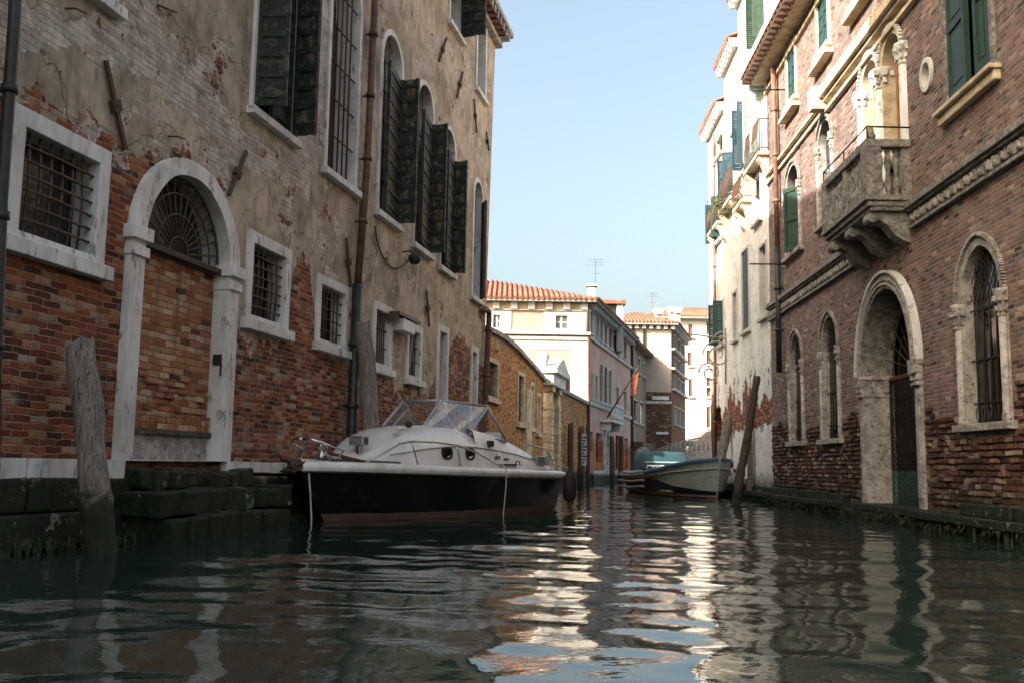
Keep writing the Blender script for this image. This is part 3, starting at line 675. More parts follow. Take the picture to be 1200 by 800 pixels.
# ================================================================== pink palace
ZP = 55.3; XP = -7.23+.209*ZP
FP = Frame(XP, ZP, 1, 0)                 # front: x runs left (negative) .. 0
FS = Frame(XP, ZP, .265, 1)              # canal side
def plaster_mat(name, a, b, dirt, low=None, lowh=3, algae=.8, brick=None):
    m, nt = newmat(name); v = objco(nt); y = nd(nt, 'ShaderNodeSeparateXYZ', {0: v}).outputs[1]
    n1 = nz(nt, v, .5, 7, .72, .3); n2 = nz(nt, v, 3, 6, .7, off=(5, 1, 1)); st = nz(nt, v, 1.6, 5, .7, stretch=(1.8, .2, 1))
    col = mixc(nt, rng(nt, n1, .35, .62), a, b); col = mixc(nt, rng(nt, st, .5, .75, 0, .55), col, dirt); col = mixc(nt, rng(nt, n2, .55, .8, 0, .4), col, dirt)
    if low:
        k = mth(nt, 'ADD', y, mth(nt, 'MULTIPLY', mth(nt, 'SUBTRACT', n2, .5), 2.4)); col = mixc(nt, rng(nt, k, lowh-.2, lowh+.2, 1, 0), col, mixc(nt, rng(nt, nz(nt, v, 1.7, 6, .7), .4, .6), low, tuple(c*.6 for c in low)))
    k = mth(nt, 'ADD', y, mth(nt, 'MULTIPLY', mth(nt, 'SUBTRACT', n2, .5), 1.0)); col = mixc(nt, rng(nt, k, algae-.3, algae+.3, .85, 0), col, (.02, .026, .012))
    return finish(m, nt, col, .88, n2, .4, .02, spec=.2)
M['pink'] = plaster_mat('pink_plaster', (.40, .245, .205), (.44, .29, .25), (.28, .18, .15))
M['pink_side'] = plaster_mat('pink_plaster_salmon_base', (.58, .33, .27), (.66, .45, .38), (.40, .24, .19), low=(.50, .20, .10), lowh=2.6)
M['white_plaster'] = plaster_mat('white_plaster', (.56, .55, .53), (.50, .49, .47), (.36, .35, .33))
M['trim'] = simple('white_trim', (.54, .53, .51), (.42, .41, .39), 2, .7, .3, .01)
pp = empty('pink_palace', FP.M)
tag(pp, 'pale pink palace with white quoins and a red tiled hipped roof where the canal bends', 'building')
ps = (FP.M.inverted() @ FS.M)
def side(o): o.matrix_local = ps; return o
EH = FP.hit(690, 355)[1]; BH0 = FP.hit(640, 398)[1]; BH1 = FP.hit(640, 391)[1]
def winp(F, parent, rect, mat='glass_dark', fr=.14, trim='trim', xf=None, kind='rect', bars_=False, proud=.04, sill=True):
    o, inn = opening(F, parent, rect, kind, fr, .12, mat, stone=trim, jit=0, proud=proud, sill=sill)
    if xf is not None: o.matrix_local = xf
    return o, inn
wf = [FP.rect(572, 592, 363, 388), FP.rect(645, 671, 364, 389)]
wf3 = FP.rect(657, 676, 433, 464)
sX = -16.0
fh = [rectp(a[0]+.3, a[1]-.3, a[2]+.1, a[3]-.2) for a in wf+[wf3]]
MB().prism([rectp(sX, -.02, -1, EH-.02)]+fh, -.4, 0).build('front_wall', M['pink'], pp)
for i, a in enumerate(wf+[wf3]):
    o, inn = winp(FP, pp, (a[0], a[1], a[2]-.1, a[3]), 'glass_grey' if i < 2 else 'wood_brown', .30)
    if i < 2: MB().box((inn[0]+inn[1])/2-.05, (inn[0]+inn[1])/2+.05, inn[2], inn[3], -.13, -.08).box(inn[0], inn[1], (inn[2]+inn[3])/2-.03, (inn[2]+inn[3])/2+.03, -.13, -.085).build('glazing_bar', M['trim'], o)
# white fields round the top floor windows, quoin and band
tb = MB(); tb.box(sX, .02, BH0, BH0+.18, 0, .12).box(sX, .12, BH1-.06, BH1+.10, 0, .25).box(sX, .02, BH0-.55, BH0, 0, .03)
tb.box(-1.0, .02, .9, BH0-.55, 0, .05).box(-1.0, .02, BH1+.1, EH-.5, 0, .05)
for x in (wf[0], wf[1]): tb.box(x[0]-.35, x[0]-.002, BH1+.1, EH-.55, 0, .045).box(x[1]+.002, x[1]+.35, BH1+.1, EH-.55, 0, .045)
tb.build('stone_band', M['trim'], pp)
cr = MB(); cr.box(sX, .45, EH-.02, EH+.14, -.2, .55); cr.box(sX, .1, EH-.5, EH-.42, 0, .12)
cr.build('cornice', M['trim'], pp)
de = MB(); x = -.75
while x > sX: de.box(x-.28, x+.28, EH-.40, EH-.06, .0, .10); x -= 1.0
each(de, 'brick_dentil', M['garden_brick'], pp)
cw = MB(); x = -.25
while x > sX: cw.box(x-.2, x+.2, EH-.42, EH-.02, .0, .22); x -= 1.0
each(cw, 'corbel', M['trim'], pp)
# side face
sL = FS.hit(739, 480)[0]
tops = [(691.2, 694), (698.2, 701.5), (702.7, 706.2), (708, 711.4), (713.2, 717.2), (722, 725.6), (730.7, 734)]
hT1 = FS.hit(704.5, 374)[1]; hT0 = FS.hit(704.5, 401)[1]
wins = [(FS.hit(a, 390)[0], FS.hit(b, 390)[0], hT0, hT1, 'rect') for a, b in tops]
hM1 = FS.hit(709.5, 427)[1]; hM0 = FS.hit(709.5, 474)[1]
for a, b in ((702.3, 706.3), (707.3, 711.8), (712.8, 716.6)): wins.append((FS.hit(a, 450)[0], FS.hit(b, 450)[0], hM0, hM1, 'round'))
for a, b in ((691.8, 694.2), (697, 700), (721.8, 725), (730.8, 734)): wins.append((FS.hit(a, 450)[0], FS.hit(b, 450)[0], hM0, hM1-.9, 'rect'))
low = [(690.8, 694.6, 505, 528), (698.5, 705.5, 507, 541), (713.4, 718, 510, 549), (721.5, 728.5, 510, 549), (732, 736, 513, 549)]
lw = [(FS.hit(a, 520)[0], FS.hit(b, 520)[0], FS.hit((a+b)/2, d)[1], FS.hit((a+b)/2, c)[1]) for a, b, c, d in low]
dr = (FS.hit(706.8, 520)[0], FS.hit(712.6, 520)[0], .75, FS.hit(709.5, 500)[1])
hl = [archp(a+.04, b-.04, c+.05, d-.04, k) for a, b, c, d, k in wins]+[rectp(*q) for q in lw]+[archp(dr[0]+.1, dr[1]-.1, .7, dr[3]-.1, 'round')]
side(MB().prism([rectp(.01, sL, -1, EH-.02)]+hl, -.4, 0).build('side_wall', M['pink_side'], pp))
for i, (a, b, c, d, k) in enumerate(wins):
    o, inn = winp(FS, pp, (a, b, c, d), 'glass_teal' if i % 3 else 'glass_dark', .12 if b-a > .7 else .08, 'trim', ps, k)
for q in lw:
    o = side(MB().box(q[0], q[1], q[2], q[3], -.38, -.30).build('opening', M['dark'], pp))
o = side(MB().prism([archp(*dr, 'round'), [(dr[0]+.28, .76), (dr[1]-.28, .76)]+archp(dr[0]+.28, dr[1]-.28, .76, dr[3]-.28, 'round')[2:]], -.3, .15).build('doorway', M['stone'], pp))
MB().prism([archp(dr[0]+.2, dr[1]-.2, .7, dr[3]-.2, 'round')], -.3, -.2).build('door', M['stone_old'], o)
sb_ = MB(); sb_.box(0, sL, hT0-.35, hT0-.15, 0, .14).box(0, sL, hM0-.35, hM0-.12, 0, .12).box(0, sL, hT1+.18, hT1+.3, 0, .10).box(0, .5, .9, EH-.5, 0, .05).box(0, sL, .5, .8, 0, .35)
side(sb_.build('stone_band', M['trim'], pp))
cc = MB(); cc.box(-.1, sL+.3, EH-.02, EH+.14, -.2, .6); x = .3
while x < sL: cc.box(x, x+.2, EH-.35, EH-.02, .0, .4); x += .62
side(cc.build('side_cornice', M['trim'], pp))
bs = (FS.hit(703, 485)[0], FS.hit(717, 485)[0]); by = FS.hit(710, 493)[1]
bl = side(MB().box(bs[0], bs[1], by-.15, by, 0, .8).box(bs[0]+.3, bs[0]+.5, by-.6, by-.15, 0, .6).box(bs[1]-.5, bs[1]-.3, by-.6, by-.15, 0, .6).build('balcony', M['stone'], pp))
bq = MB(); bq.box(bs[0], bs[1], by+.85, by+1.0, .65, .8)
for i in range(14): x = bs[0]+.1+(bs[1]-bs[0]-.2)*i/13; bq.lathe([(.05, by), (.09, by+.25), (.04, by+.5), (.06, by+.85)], (x, 0, .72), 'y', 6)
bq.build('balustrade', M['stone'], bl)
fpb = FS.hit(713.5, 489, .8); fpt = FS.hit(733, 438, 1.6)
fl = side(MB().tube([(fpb[0], fpb[1], .7), (fpt[0]-1.5, fpt[1]+.3, 2.6)], .05, 6).build('flagpole', M['wood_brown'], pp))
fg = MB(); A = Vector((fpb[0], fpb[1], .7)); B_ = Vector((fpt[0]-1.5, fpt[1]+.3, 2.6)); rows = []
for i in range(9):
    t = .72+.28*i/8; p = A+(B_-A)*t; rows.append([p+Vector((.06*math.sin(i*1.3+j), -j*.26-.03*i, .10*math.sin(i*1.1+j*.8))) for j in range(5)])
fg.loft(rows); fg.build('flag', simple('faded_red_flag', (.12, .028, .02), (.14, .05, .03), 2, .8), fl)
# roof : hipped, rows of tiles modelled as half-round ribs
def tiled_roof(name, planes, parent, mat='roof_tile', pitch=.30, xf=None):
    """planes: list of (a,b,c,d) with a,b the eave and c,d the top edge (d above a); ribs run up the slope"""
    mb = MB()
    for a, b, c, d in planes:
        a, b, c, d = map(Vector, (a, b, c, d)); mb.add([a, b, c, d], [(0, 1, 2, 3)])
        n = (b-a).cross(d-a); n.normalize()
        if n.dot(Vector((0, 1, 0))) < 0: n = -n
        L = (b-a).length; k = int(L/pitch); e = (b-a)/L
        ud = (((c+d)/2-(a+b)/2)); ud -= e*ud.dot(e); ud_n = ud.normalized()
        for i in range(k):
            x = (i+.5)*pitch; p = a+e*x
            tl = (d-a).dot(e); tr = L-(c-a).dot(e); hh = ud.length
            t = 1.0
            if tl > .01 and x < tl: t = min(t, x/tl)
            if tr > .01 and L-x < tr: t = min(t, (L-x)/tr)
            q = p+ud_n*hh*t
            if (q-p).length > .15: mb.tube([p+n*.01-ud_n*.05, q+n*.01], [pitch*.36, pitch*.30], 6, cap=True, smooth=True)
    return mb.build(name, M[mat], parent)
rh = FP.hit(583, 323)[1]*1.07
pk = (-5.6, rh, -6.0); pb = (-4.2, rh, -15.0); ea = EH+.14
s_far = ps @ Vector((sL+.3, ea, .6))
rf = tiled_roof('roof', [((sX, ea, .6), (.5, ea, .6), pk, pk), ((.5, ea, .6), tuple(s_far), pb, pk)], pp)
rf.data.transform(Matrix.Identity(4))
bk = MB(); bk.add([(sX, ea, .6), pk, pb, (sX, ea, -20), tuple(s_far)], [(0, 1, 2, 3), (3, 2, 4)]).build('roof_back', M['roof_tile'], pp)
MB().box(sX, sX+.3, -1, EH, -18, -.4).box(sX, 4, -1, EH, -17.5, -17).build('rear_wall', M['pink'], pp)
q = FP.hit(693, 350, -2); qt = FP.hit(693, 336, -2)
ch = MB().box(q[0]-.22, q[0]+.22, q[1]-.6, qt[1], -2.3, -1.8).box(q[0]-.34, q[0]+.34, qt[1], qt[1]+.12, -2.4, -1.7).build('chimney', M['trim'], pp)
pipe_on(FP, pp, [(691, 357), (688.5, 362), (688, 392), (690, 398), (690, 470), (690, 545)], .07, 'pipe_brown', n=.12)
# roof terrace cabin behind
tc = empty('roof_terrace_cabin', FP.M @ Matrix.Translation((2.5, EH, -9))); tag(tc, 'small glazed roof terrace with a flat tiled top behind the pink roof', 'roof terrace')
FT = Frame(XP, ZP+9, 1, 0)
a = FT.hit(704, 372); b = FT.hit(733, 357); z = -EH
MB().box(a[0]-2.5, b[0]-2.5, b[1]+z, b[1]+z+.25, -2, .3).build('roof', M['roof_tile'], tc)
MB().box(a[0]-2.2, FT.hit(722, 370)[0]-2.5, a[1]+z-1.2, b[1]+z, -1.6, 0).build('glazing', M['glass_teal'], tc)
MB().box(FT.hit(722.5, 370)[0]-2.5, FT.hit(730, 370)[0]-2.5, a[1]+z-2.2, b[1]+z, -1.8, .15).build('pier', M['trim'], tc)

# ================================================================== dark narrow house and its shop
Fd = Frame(XP+.265*(FS.M @ Vector((sL, 0, 0))).y*0, ZP, .265, 1)
dn = empty('narrow_shaded_house', FS.M @ Matrix.Translation((sL+.05, 0, 0))); tag(dn, 'narrow shaded ochre house beside the pink palace with a white-lettered shop below', 'house')
sD = FS.hit(758, 480)[0]-sL; dT = FS.hit(741, 404)[1]
M['ochre'] = plaster_mat('dirty_ochre_plaster', (.36, .27, .19), (.30, .20, .15), (.15, .11, .09), low=(.25, .12, .08), lowh=2)
dws = [(740, 743.5, 410, 432), (746.5, 750, 418, 438), (752.5, 755.5, 424, 442), (741.5, 747, 467, 495), (749.5, 754, 470, 498)]
drc = [(FS.hit(a, 450)[0]-sL, FS.hit(b, 450)[0]-sL, FS.hit((a+b)/2, d)[1], FS.hit((a+b)/2, c)[1]) for a, b, c, d in dws]
MB().prism([rectp(0, sD, -1, dT)]+[rectp(a+.05, b-.05, c+.05, d-.05) for a, b, c, d in drc], -.4, 0).build('wall', M['ochre'], dn)
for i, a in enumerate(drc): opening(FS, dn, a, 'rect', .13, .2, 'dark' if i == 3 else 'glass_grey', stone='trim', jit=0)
MB().box(-.1, sD+.3, dT, dT+.12, -.3, .6).build('cornice', M['stone_old'], dn)
tiled_roof('roof', [((-.1, dT+.12, .6), (sD+.3, dT+.12, .6), (sD+.3, dT+1.4, -4), (-.1, dT+1.4, -4))], dn)
MB().box(0, sD, 2.35, 2.9, 0, .9).build('awning', M['wood_brown'], dn)
sg = MB().box(.5, sD-.4, 1.25, 2.3, 0, .12).build('shop_panel', M['white_paint'], dn)
lt = MB()
for i in range(9):
    x = .9+i*(sD-1.8)/9; lt.box(x, x+.16, 1.75, 2.1, .12, .14); lt.box(x, x+.45, 2.02, 2.1, .12, .14) if i % 2 else lt.box(x+.3, x+.42, 1.75, 2.0, .12, .14)
lt.build('lettering', M['black_plastic'], sg)
MB().box(0, .25, .5, dT, .01, .2).build('drainpipe', M['pipe_dark'], dn)

# ================================================================== tower-like house on the bend
ZT = 81.0
FT1 = Frame(10.9, ZT, 1, 0); XR = (788-600)/1150*ZT
FT2 = Frame(XR, ZT, .29, 1)
tw = empty('corner_house', FT1.M); tag(tw, 'tall house on the bend, pale above and dark brick below, with a tiled roof', 'house')
ts = FT1.M.inverted() @ FT2.M; wT = XR-10.9
hE = FT1.hit(770, 381)[1]; hB1 = FT1.hit(770, 459)[1]; hB0 = FT1.hit(770, 524)[1]; hBm = FT1.hit(770, 471)[1]
M['pinkish'] = plaster_mat('pale_pinkish_plaster', (.44, .35, .31), (.48, .40, .36), (.34, .28, .25))
M['brown_brick'] = masonry('dark_brown_brick', [(0, (.16, .085, .05)), (.3, (.11, .06, .04)), (.6, (.20, .11, .07)), (.85, (.09, .05, .035))], mortar=(.14, .11, .08), bw=.3, rh=.09, tone=.2)
M['red_brick_far'] = masonry('red_brown_side_brick', [(0, (.28, .12, .08)), (.3, (.22, .09, .06)), (.6, (.33, .15, .10)), (.85, (.18, .075, .05))], mortar=(.25, .18, .14), bw=.3, rh=.09, tone=.2)
MB().box(-2.5, wT, hB1, hE, -8, 0).build('upper_wall', M['pinkish'], tw)
MB().box(-2.5, wT, hB0, hB1-.003, -8, -.01).build('brick_wall', M['brown_brick'], tw)
MB().box(-2.5, wT, -1, hB0-.003, -8, -.05).build('ground_floor_wall', M['white_plaster'], tw)
MB().box(-2.5, wT+.03, hBm-.12, hBm+.12, -.1, .06).build('stone_band', M['trim'], tw)
MB().box(-2.5, wT+.05, hB0-.15, hB0+.1, -.1, .5).build('awning', M['wood_brown'], tw)
MB().box(FT1.hit(762, 530)[0], FT1.hit(783, 530)[0], .9, hB0-.2, 0, .12).build('shop_shutter', M['white_paint'], tw)
MB().box(FT1.hit(784, 530)[0], wT-.05, .3, hB0-.2, 0, .1).build('door', M['wood_brown'], tw)
for x in (742, 754.5): c = FT1.hit(x, 400)[0]; MB().box(c-.08, c+.08, hB1, hE-.3, 0, .14).build('drainpipe', M['pipe_dark'], tw)
c = FT1.hit(774, 466); MB().box(c[0]-.7, c[0]+.7, c[1]-.14, c[1]+.16, 0, .1).build('street_sign', M['white_paint'], tw)
c = FT1.hit(776, 507); MB().box(c[0]-.5, c[0]+.5, c[1]-.10, c[1]+.10, 0, .1).build('street_sign', M['white_paint'], tw)
sT2 = FT2.hit(803, 480)[0]
scol = [(789.8, 792.2), (794.2, 797), (799, 801.6)]
trc = []
for a, b in scol:
    for c, d in ((391, 407), (416, 432), (438, 455), (474, 497)):
        trc.append((FT2.hit(a, 450)[0], FT2.hit(b, 450)[0], FT2.hit(789.5, d)[1], FT2.hit(789.5, c)[1]))
o = MB().prism([rectp(.0, sT2, -1, hE)]+[rectp(a+.05, b-.05, c+.05, d-.05) for a, b, c, d in trc], -.4, .01).build('side_wall', M['red_brick_far'], tw); o.matrix_local = ts
for i, a in enumerate(trc):
    o, inn = opening(FT2, tw, a, 'rect', .12, .15, 'glass_teal' if i % 3 else 'glass_grey', stone='trim', jit=0); o.matrix_local = ts
ds = MB()
for h in (hE-.02,): ds.box(-2.8, wT+.5, h, h+.15, -.3, .6)
x = -2.5
while x < wT: ds.box(x, x+.3, hE-.35, hE-.02, 0, .35); x += .6
ds.build('cornice', M['trim'], tw)
d2 = MB().box(-.1, sT2+.3, hE, hE+.15, -.3, .6); x = .2
while x < sT2: d2.box(x, x+.3, hE-.35, hE-.02, 0, .35); x += .6
for h in (FT2.hit(789, 411)[1], FT2.hit(789, 433)[1], FT2.hit(789, 457)[1]): d2.box(0, sT2, h-.08, h+.08, 0, .3)
o = d2.build('side_cornice', M['trim'], tw); o.matrix_local = ts
ap = FT1.hit(746, 367, -4); sf = ts @ Vector((sT2+.3, hE+.15, .6))
tiled_roof('roof', [((-2.9, hE+.15, .6), (wT+.5, hE+.15, .6), (ap[0]+.3, ap[1], -4), (ap[0]-.5, ap[1], -4)), ((wT+.5, hE+.15, .6), tuple(sf), (ap[0]+.4, ap[1], -7), (ap[0]+.3, ap[1], -4))], tw)
def chimney(F, parent, x0, x1, yt, yb, n, fl=True):
    a = F.hit(x0, yb, n); b = F.hit(x1, yt, n); o = MB().box(a[0], b[0], a[1]-.8, b[1]-.25, n-.7, n); 
    if fl: o.prism([[(a[0]-.02, b[1]-.5), (b[0]+.02, b[1]-.5), (b[0]+.25, b[1]), (a[0]-.25, b[1])]], n-.9, n+.2)
    return o.build('chimney', M['trim'], parent)
chimney(FT1, tw, 769, 775, 362, 379, -1.5); chimney(FT1, tw, 785, 789, 360, 378, -5); chimney(FT1, tw, 791, 797, 361, 376, -9)
c = FT2.hit(800, 519); lm = MB().box(c[0]-.3, c[0]+.3, c[1]-.25, c[1]+.25, 0, .9).build('wall_lantern', M['glass_grey'], tw); lm.matrix_local = ts
# ================================================================== white house in the distance
ZW = 100.0; FW = Frame(16.0, ZW, 1, 0)
wh = empty('distant_white_house', FW.M); tag(wh, 'sunlit white house with brown shutters at the far end of the canal', 'house')
hw = FW.hit(815, 374)[1]; rects = [FW.rect(a, b, c, d) for a, b, c, d in ((806.6, 811.6, 380, 395), (805.8, 810.4, 412.5, 428), (807, 811.4, 443.5, 464), (828, 833, 377, 392), (828, 833, 410, 426), (828, 832.5, 442, 452), (828, 832.5, 453, 464), (828, 832.6, 476, 500))]
MB().prism([rectp(-2, 14, -1, hw)]+[rectp(*r) for r in rects], -.5, 0).build('wall', M['white_plaster'], wh)
for r in rects:
    o = MB().box(r[0]-.02, r[1]+.02, r[2], r[3], -.3, -.12).build('shuttered_window', M['brown_shutter'], wh)
    MB().box(r[0]-.15, r[1]+.15, r[2]-.18, r[2], -.1, .22).build('sill', M['trim'], o)
MB().box(-2.3, 14, hw, hw+.2, -12, .7).build('cornice', M['trim'], wh)
tiled_roof('roof', [((-2.4, hw+.2, .7), (14.3, hw+.2, .7), (14.3, hw+2.1, -6), (1.5, hw+2.1, -6))], wh)
MB().box(-2, 14, -1, hw, -12, -.5).build('rear_wall', M['white_plaster'], wh)
b = FW.hit(830, 513); fb_ = MB().box(b[0]-.8, b[0]+.8, b[1]-.15, b[1]+.05, 0, 1.1); 
for i in range(9): fb_.tube([(b[0]-.75+i*.19, b[1], 1.05), (b[0]-.75+i*.19, b[1]+1.0, 1.05)], .03, 4)
fb_.box(b[0]-.8, b[0]+.8, b[1]+1.0, b[1]+1.08, 1.0, 1.1).build('balcony', M['stone_old'], wh)
b = FW.hit(809, 512)
# ================================================================== low beige building and bridge
Fb = Frame(11.5, 84.5, 1, 0)
lb = empty('low_beige_wall', Frame(15, 92, 1, 0).M); FB = Frame(15, 92, 1, 0); tag(lb, 'low beige house wall with a sloping top behind the little bridge', 'wall')
MB().prism([[(-1, -1), (12, -1), (12, FB.hit(835, 500)[1]+1.0), (FB.hit(829, 505)[0], FB.hit(829, 505)[1]), (FB.hit(803, 528)[0], FB.hit(803, 528)[1]), (-1, FB.hit(803, 528)[1]-.3)]], -3, 0).build('wall', M['ochre_l'] if 'ochre_l' in M else plaster_mat('beige_plaster', (.50, .42, .34), (.46, .37, .30), (.35, .28, .22)), lb)
FG = Frame(11.6, 76, 1, .12)
br = empty('footbridge', FG.M); tag(br, 'small arched footbridge with an iron railing at the end of the canal', 'bridge')
b0 = 0; b1 = 9.0
def deck(t): return 1.35+1.15*abs(math.sin(math.pi*min(max(t, 0), 1)))
n = 24
top = [(b0+(b1-b0)*i/n, deck(i/n)) for i in range(n+1)]
und = [(b0+.9+(b1-b0-1.8)*i/n, -.3+2.25*abs(math.sin(math.pi*i/n))**.8) for i in range(n+1)]
MB().prism([[(b0, -1)]+[(b0+.9, -1)]+und+[(b1-.9, -1), (b1, -1)]+top[::-1]], -2.2, 0).build('arch', M['stone_old'], br)
ra = MB()
for zz in (-.05, -2.15):
    ra.tube([(x, y+1.0, zz) for x, y in top], .04, 5).tube([(x, y+.12, zz) for x, y in top], .03, 5)
    for i in range(n):
        (x, y), (x2, y2) = top[i], top[i+1]; ra.tube([(x, y, zz), (x, y+1.0, zz)], .035, 5); c = ((x+x2)/2, (y+y2)/2+.55)
        ra.tube([(c[0]+.17*math.cos(k), c[1]+.26*math.sin(k), zz) for k in np.linspace(0, 6.283, 11)], .022, 4)
ra.build('railing', M['stone_old'], br)

# antennas over the roofs
def antenna(x, y, z, h, lab):
    mb = MB().tube([(0, 0, 0), (0, 0, h)], .016, 5)
    for i, (w, yy) in enumerate(((.5, h), (.42, h-.18), (.55, h-.36), (.3, h-.9))): mb.tube([(-w, 0, yy), (w, 0, yy)], .009, 4)
    mb.tube([(0, -.4, h-.05), (0, .3, h-.1)], .014, 4)
    o = mb.build('antenna', M['iron'], None, loc=(x, y, z)); tag(o, lab, 'antenna', 'television antennas on the far roofs')
antenna(XP+.9, ZP+6, EH+1.2, 2.6, 'thin television antenna rising behind the corner of the pink roof')
antenna(12.4, ZT+5, hE+1.2, 2.4, 'thin television antenna on the roof of the tall corner house')

# ================================================================== mooring poles
pole_group = 'timber mooring poles'
def wet_wood(name, c1, c2, c3, line=.42):
    m, nt = newmat(name); v = objco(nt); z = nd(nt, 'ShaderNodeSeparateXYZ', {0: nd(nt, 'ShaderNodeNewGeometry').outputs['Position']}).outputs[2]
    a = nz(nt, v, 3, 6, .7, stretch=(7, 7, .5)); b = nz(nt, v, 14, 4, .7, off=(2, 2, 2), stretch=(5, 5, .35)); c = nz(nt, v, 5, 5, .7, off=(6, 1, 3))
    col = mixc(nt, rng(nt, a, .35, .65), c1, c2); cr = rng(nt, b, .56, .64); col = mixc(nt, cr, col, c3); col = mixc(nt, rng(nt, c, .6, .75, 0, .5), col, (.30, .20, .12))
    k = rng(nt, mth(nt, 'ADD', z, mth(nt, 'MULTIPLY', mth(nt, 'SUBTRACT', c, .5), .9)), line-.12, line+.12, 1, 0)
    col = mixc(nt, k, col, mixc(nt, rng(nt, c, .4, .6), (.014, .022, .008), (.035, .030, .02)))
    return finish(m, nt, col, .85, mth(nt, 'SUBTRACT', mth(nt, 'ADD', a, b), mth(nt, 'MULTIPLY', cr, .7)), .9, .03)
M['wood_grey_w'] = wet_wood('grey_pole_wood', (.25, .22, .20), (.12, .10, .085), (.03, .024, .02))
M['wood_dark_w'] = wet_wood('dark_pole_wood', (.055, .042, .035), (.10, .075, .06), (.015, .012, .01))
M['wood_brown_w'] = wet_wood('brown_pole_wood', (.13, .07, .04), (.08, .045, .03), (.03, .02, .015), .6)
M['pole_left'] = wet_wood('bleached_pole_wood', (.30, .27, .24), (.17, .145, .125), (.045, .03, .024), .62)
def pole(x0, x1, r0, r1, label, mat='wood_grey', wob=.02, group=None, cut=.0, seg=12, name='mooring_pole'):
    """x0 foot, x1 top (world)"""
    a = Vector(x0); b = Vector(x1); n = 14; pts = []; rad = []
    for i in range(n+1):
        t = i/n; p = (b-a)*t+noise.noise_vector(a+Vector((0, 0, t*3)))*wob; pts.append(p); rad.append((r0+(r1-r0)*t)*(1+.06*noise.noise(a*3+Vector((0, 0, t*9)))))
    mb = MB().tube(pts, rad, seg)
    mb.v = [tuple(Vector(v)+noise.noise_vector(Vector((v[0]*9, v[1]*9, v[2]*2)))*r0*.22+(Vector((0, 0, noise.noise(Vector(v)*11)*r0*1.0)) if k >= seg*n else Vector())) for k, v in enumerate(mb.v)]
    o = mb.build(name, M[mat], None, loc=a); tag(o, label, 'pole', group or pole_group); return o
def wpt(F, px, py, n): q = F.hit(px, py, n); return F.w(q[0], q[1], n)
f0 = wpt(FL, 117, 640, .85); t0 = wpt(FL, 96, 405, .42)
f0 = f0+(f0-t0).normalized()*.8
pole(f0, t0, .165, .15, 'thick bleached mooring pole leaning on the palazzo left of the walled-up doorway', 'pole_left', .03)
f1 = wpt(FL, 446, 560, .9); t1 = wpt(FL, 426, 381, .3); pole(f1+Vector((0, 0, -1)), t1, .19, .16, 'thick grey mooring pole leaning between the drainpipe and the white cruiser', 'pole_left', .03)
def pz(px, py, z): 
    q = ray(px, py); return EYE+q*(z/q.y)
for x, xt, yt, yb, z, lab in ((669, 669, 496, 560, 47, 'brown mooring pole standing in front of the golden brick wall'), (680, 681, 500, 563, 48, 'brown mooring pole beside the blue-and-white sign strip'), (718, 717, 512, 562, 60, 'slim grey mooring pole before the pink palace doorway'), (728, 728, 512, 556, 64, 'dark mooring pole at the right end of the pink palace')):
    a = pz(x, yb, z); b = pz(xt, yt, z); pole(Vector((a.x, a.y, -1)), b, .16 if z < 55 else .2, .13, lab, 'wood_brown_w', .05)
a = pz(862, 591, 27.2); b = pz(887, 441, 27.6); pole(a+(a-b).normalized()*.6, b, .125, .095, 'long dark pole leaning to the right beside the bow of the work boat', 'wood_dark_w', .04)
a = pz(838, 570, 35.5); b = pz(855, 487, 36); pole(a+(a-b).normalized()*.5, b, .21, .16, 'short thick blue-grey pole leaning behind the bow of the work boat', 'wood_grey_w', .03)
a = pz(837, 560, 39); b = pz(837, 484, 39); pole(Vector((a.x, a.y, -1)), b, .13, .11, 'upright dark pole at the far corner of the white houses', 'wood_dark_w', .03)
for x, z in ((689, 53),):
    a = pz(x, 560, z); b = pz(x, 498, z); pole(Vector((a.x, a.y, -1)), b, .13, .11, 'black pole standing at the corner of the pink palace', 'wood_dark_w', .03)
a = pz(684.5, 545, 47.8); b = pz(684.5, 508, 47.8)
sgn = empty('sign_strip', None, (a.x, a.y, a.z)); tag(sgn, 'narrow upright white and teal sign strip between two mooring poles', 'sign')
hh = b.z-a.z; MB().box(-.12, .12, -.03, .03, 0, hh).build('board', M['trim'], sgn)
st2 = MB()
for i in range(9): st2.box(-.10, .02+.05*(i % 3), -.035, -.031, .1+i*hh/10, .1+i*hh/10+.09)
st2.build('lettering', M['teal_shutter'], sgn); MB().tube([(0, .03, -3), (0, .03, .1)], .04, 6).build('post', M['wood_brown'], sgn)
# ================================================================== RIGHT: brick palazzo
VR = (.038, 1.0)
ZR = 29.3
FR = Frame(6.68+.038*ZR, ZR, -VR[0], -VR[1])
G = FR.hit
RB = [(0, (.27, .17, .15)), (.15, (.21, .135, .125)), (.32, (.32, .205, .175)), (.48, (.175, .12, .115)), (.6, (.29, .18, .16)), (.74, (.22, .195, .19)), (.84, (.35, .25, .22)), (.93, (.165, .15, .15))]
M['right_brick'] = masonry('dusky_red_brick', RB, mortar=(.36, .29, .25), bw=.25, rh=.085, mort=.017, tone=.25, white=.12, algae=.55, erode=0.0, mottle=(.75, 1.12))
def right_wall_mat():
    # regular brick above, eroded irregular courses near the water
    return masonry('dusky_red_brick_eroding_below', RB, mortar=(.37, .32, .295), bw=.23, rh=.072, mort=.014, tone=.5, white=.15, algae=.45, erode=0, mottle=(.75, 1.12),
        plaster=dict(mask=lambda nt, x, y, v: mth(nt, 'SUBTRACT', mth(nt, 'MULTIPLY', nz(nt, v, .9, 6, .7, off=(6, 2, 0)), 1.0), .80), cols=[(.30, .22, .18), (.36, .27, .22), (.38, .3, .26), (.4, .3, .26)], scratch=(.4, .33, .28)))
M['right_wall'] = right_wall_mat()
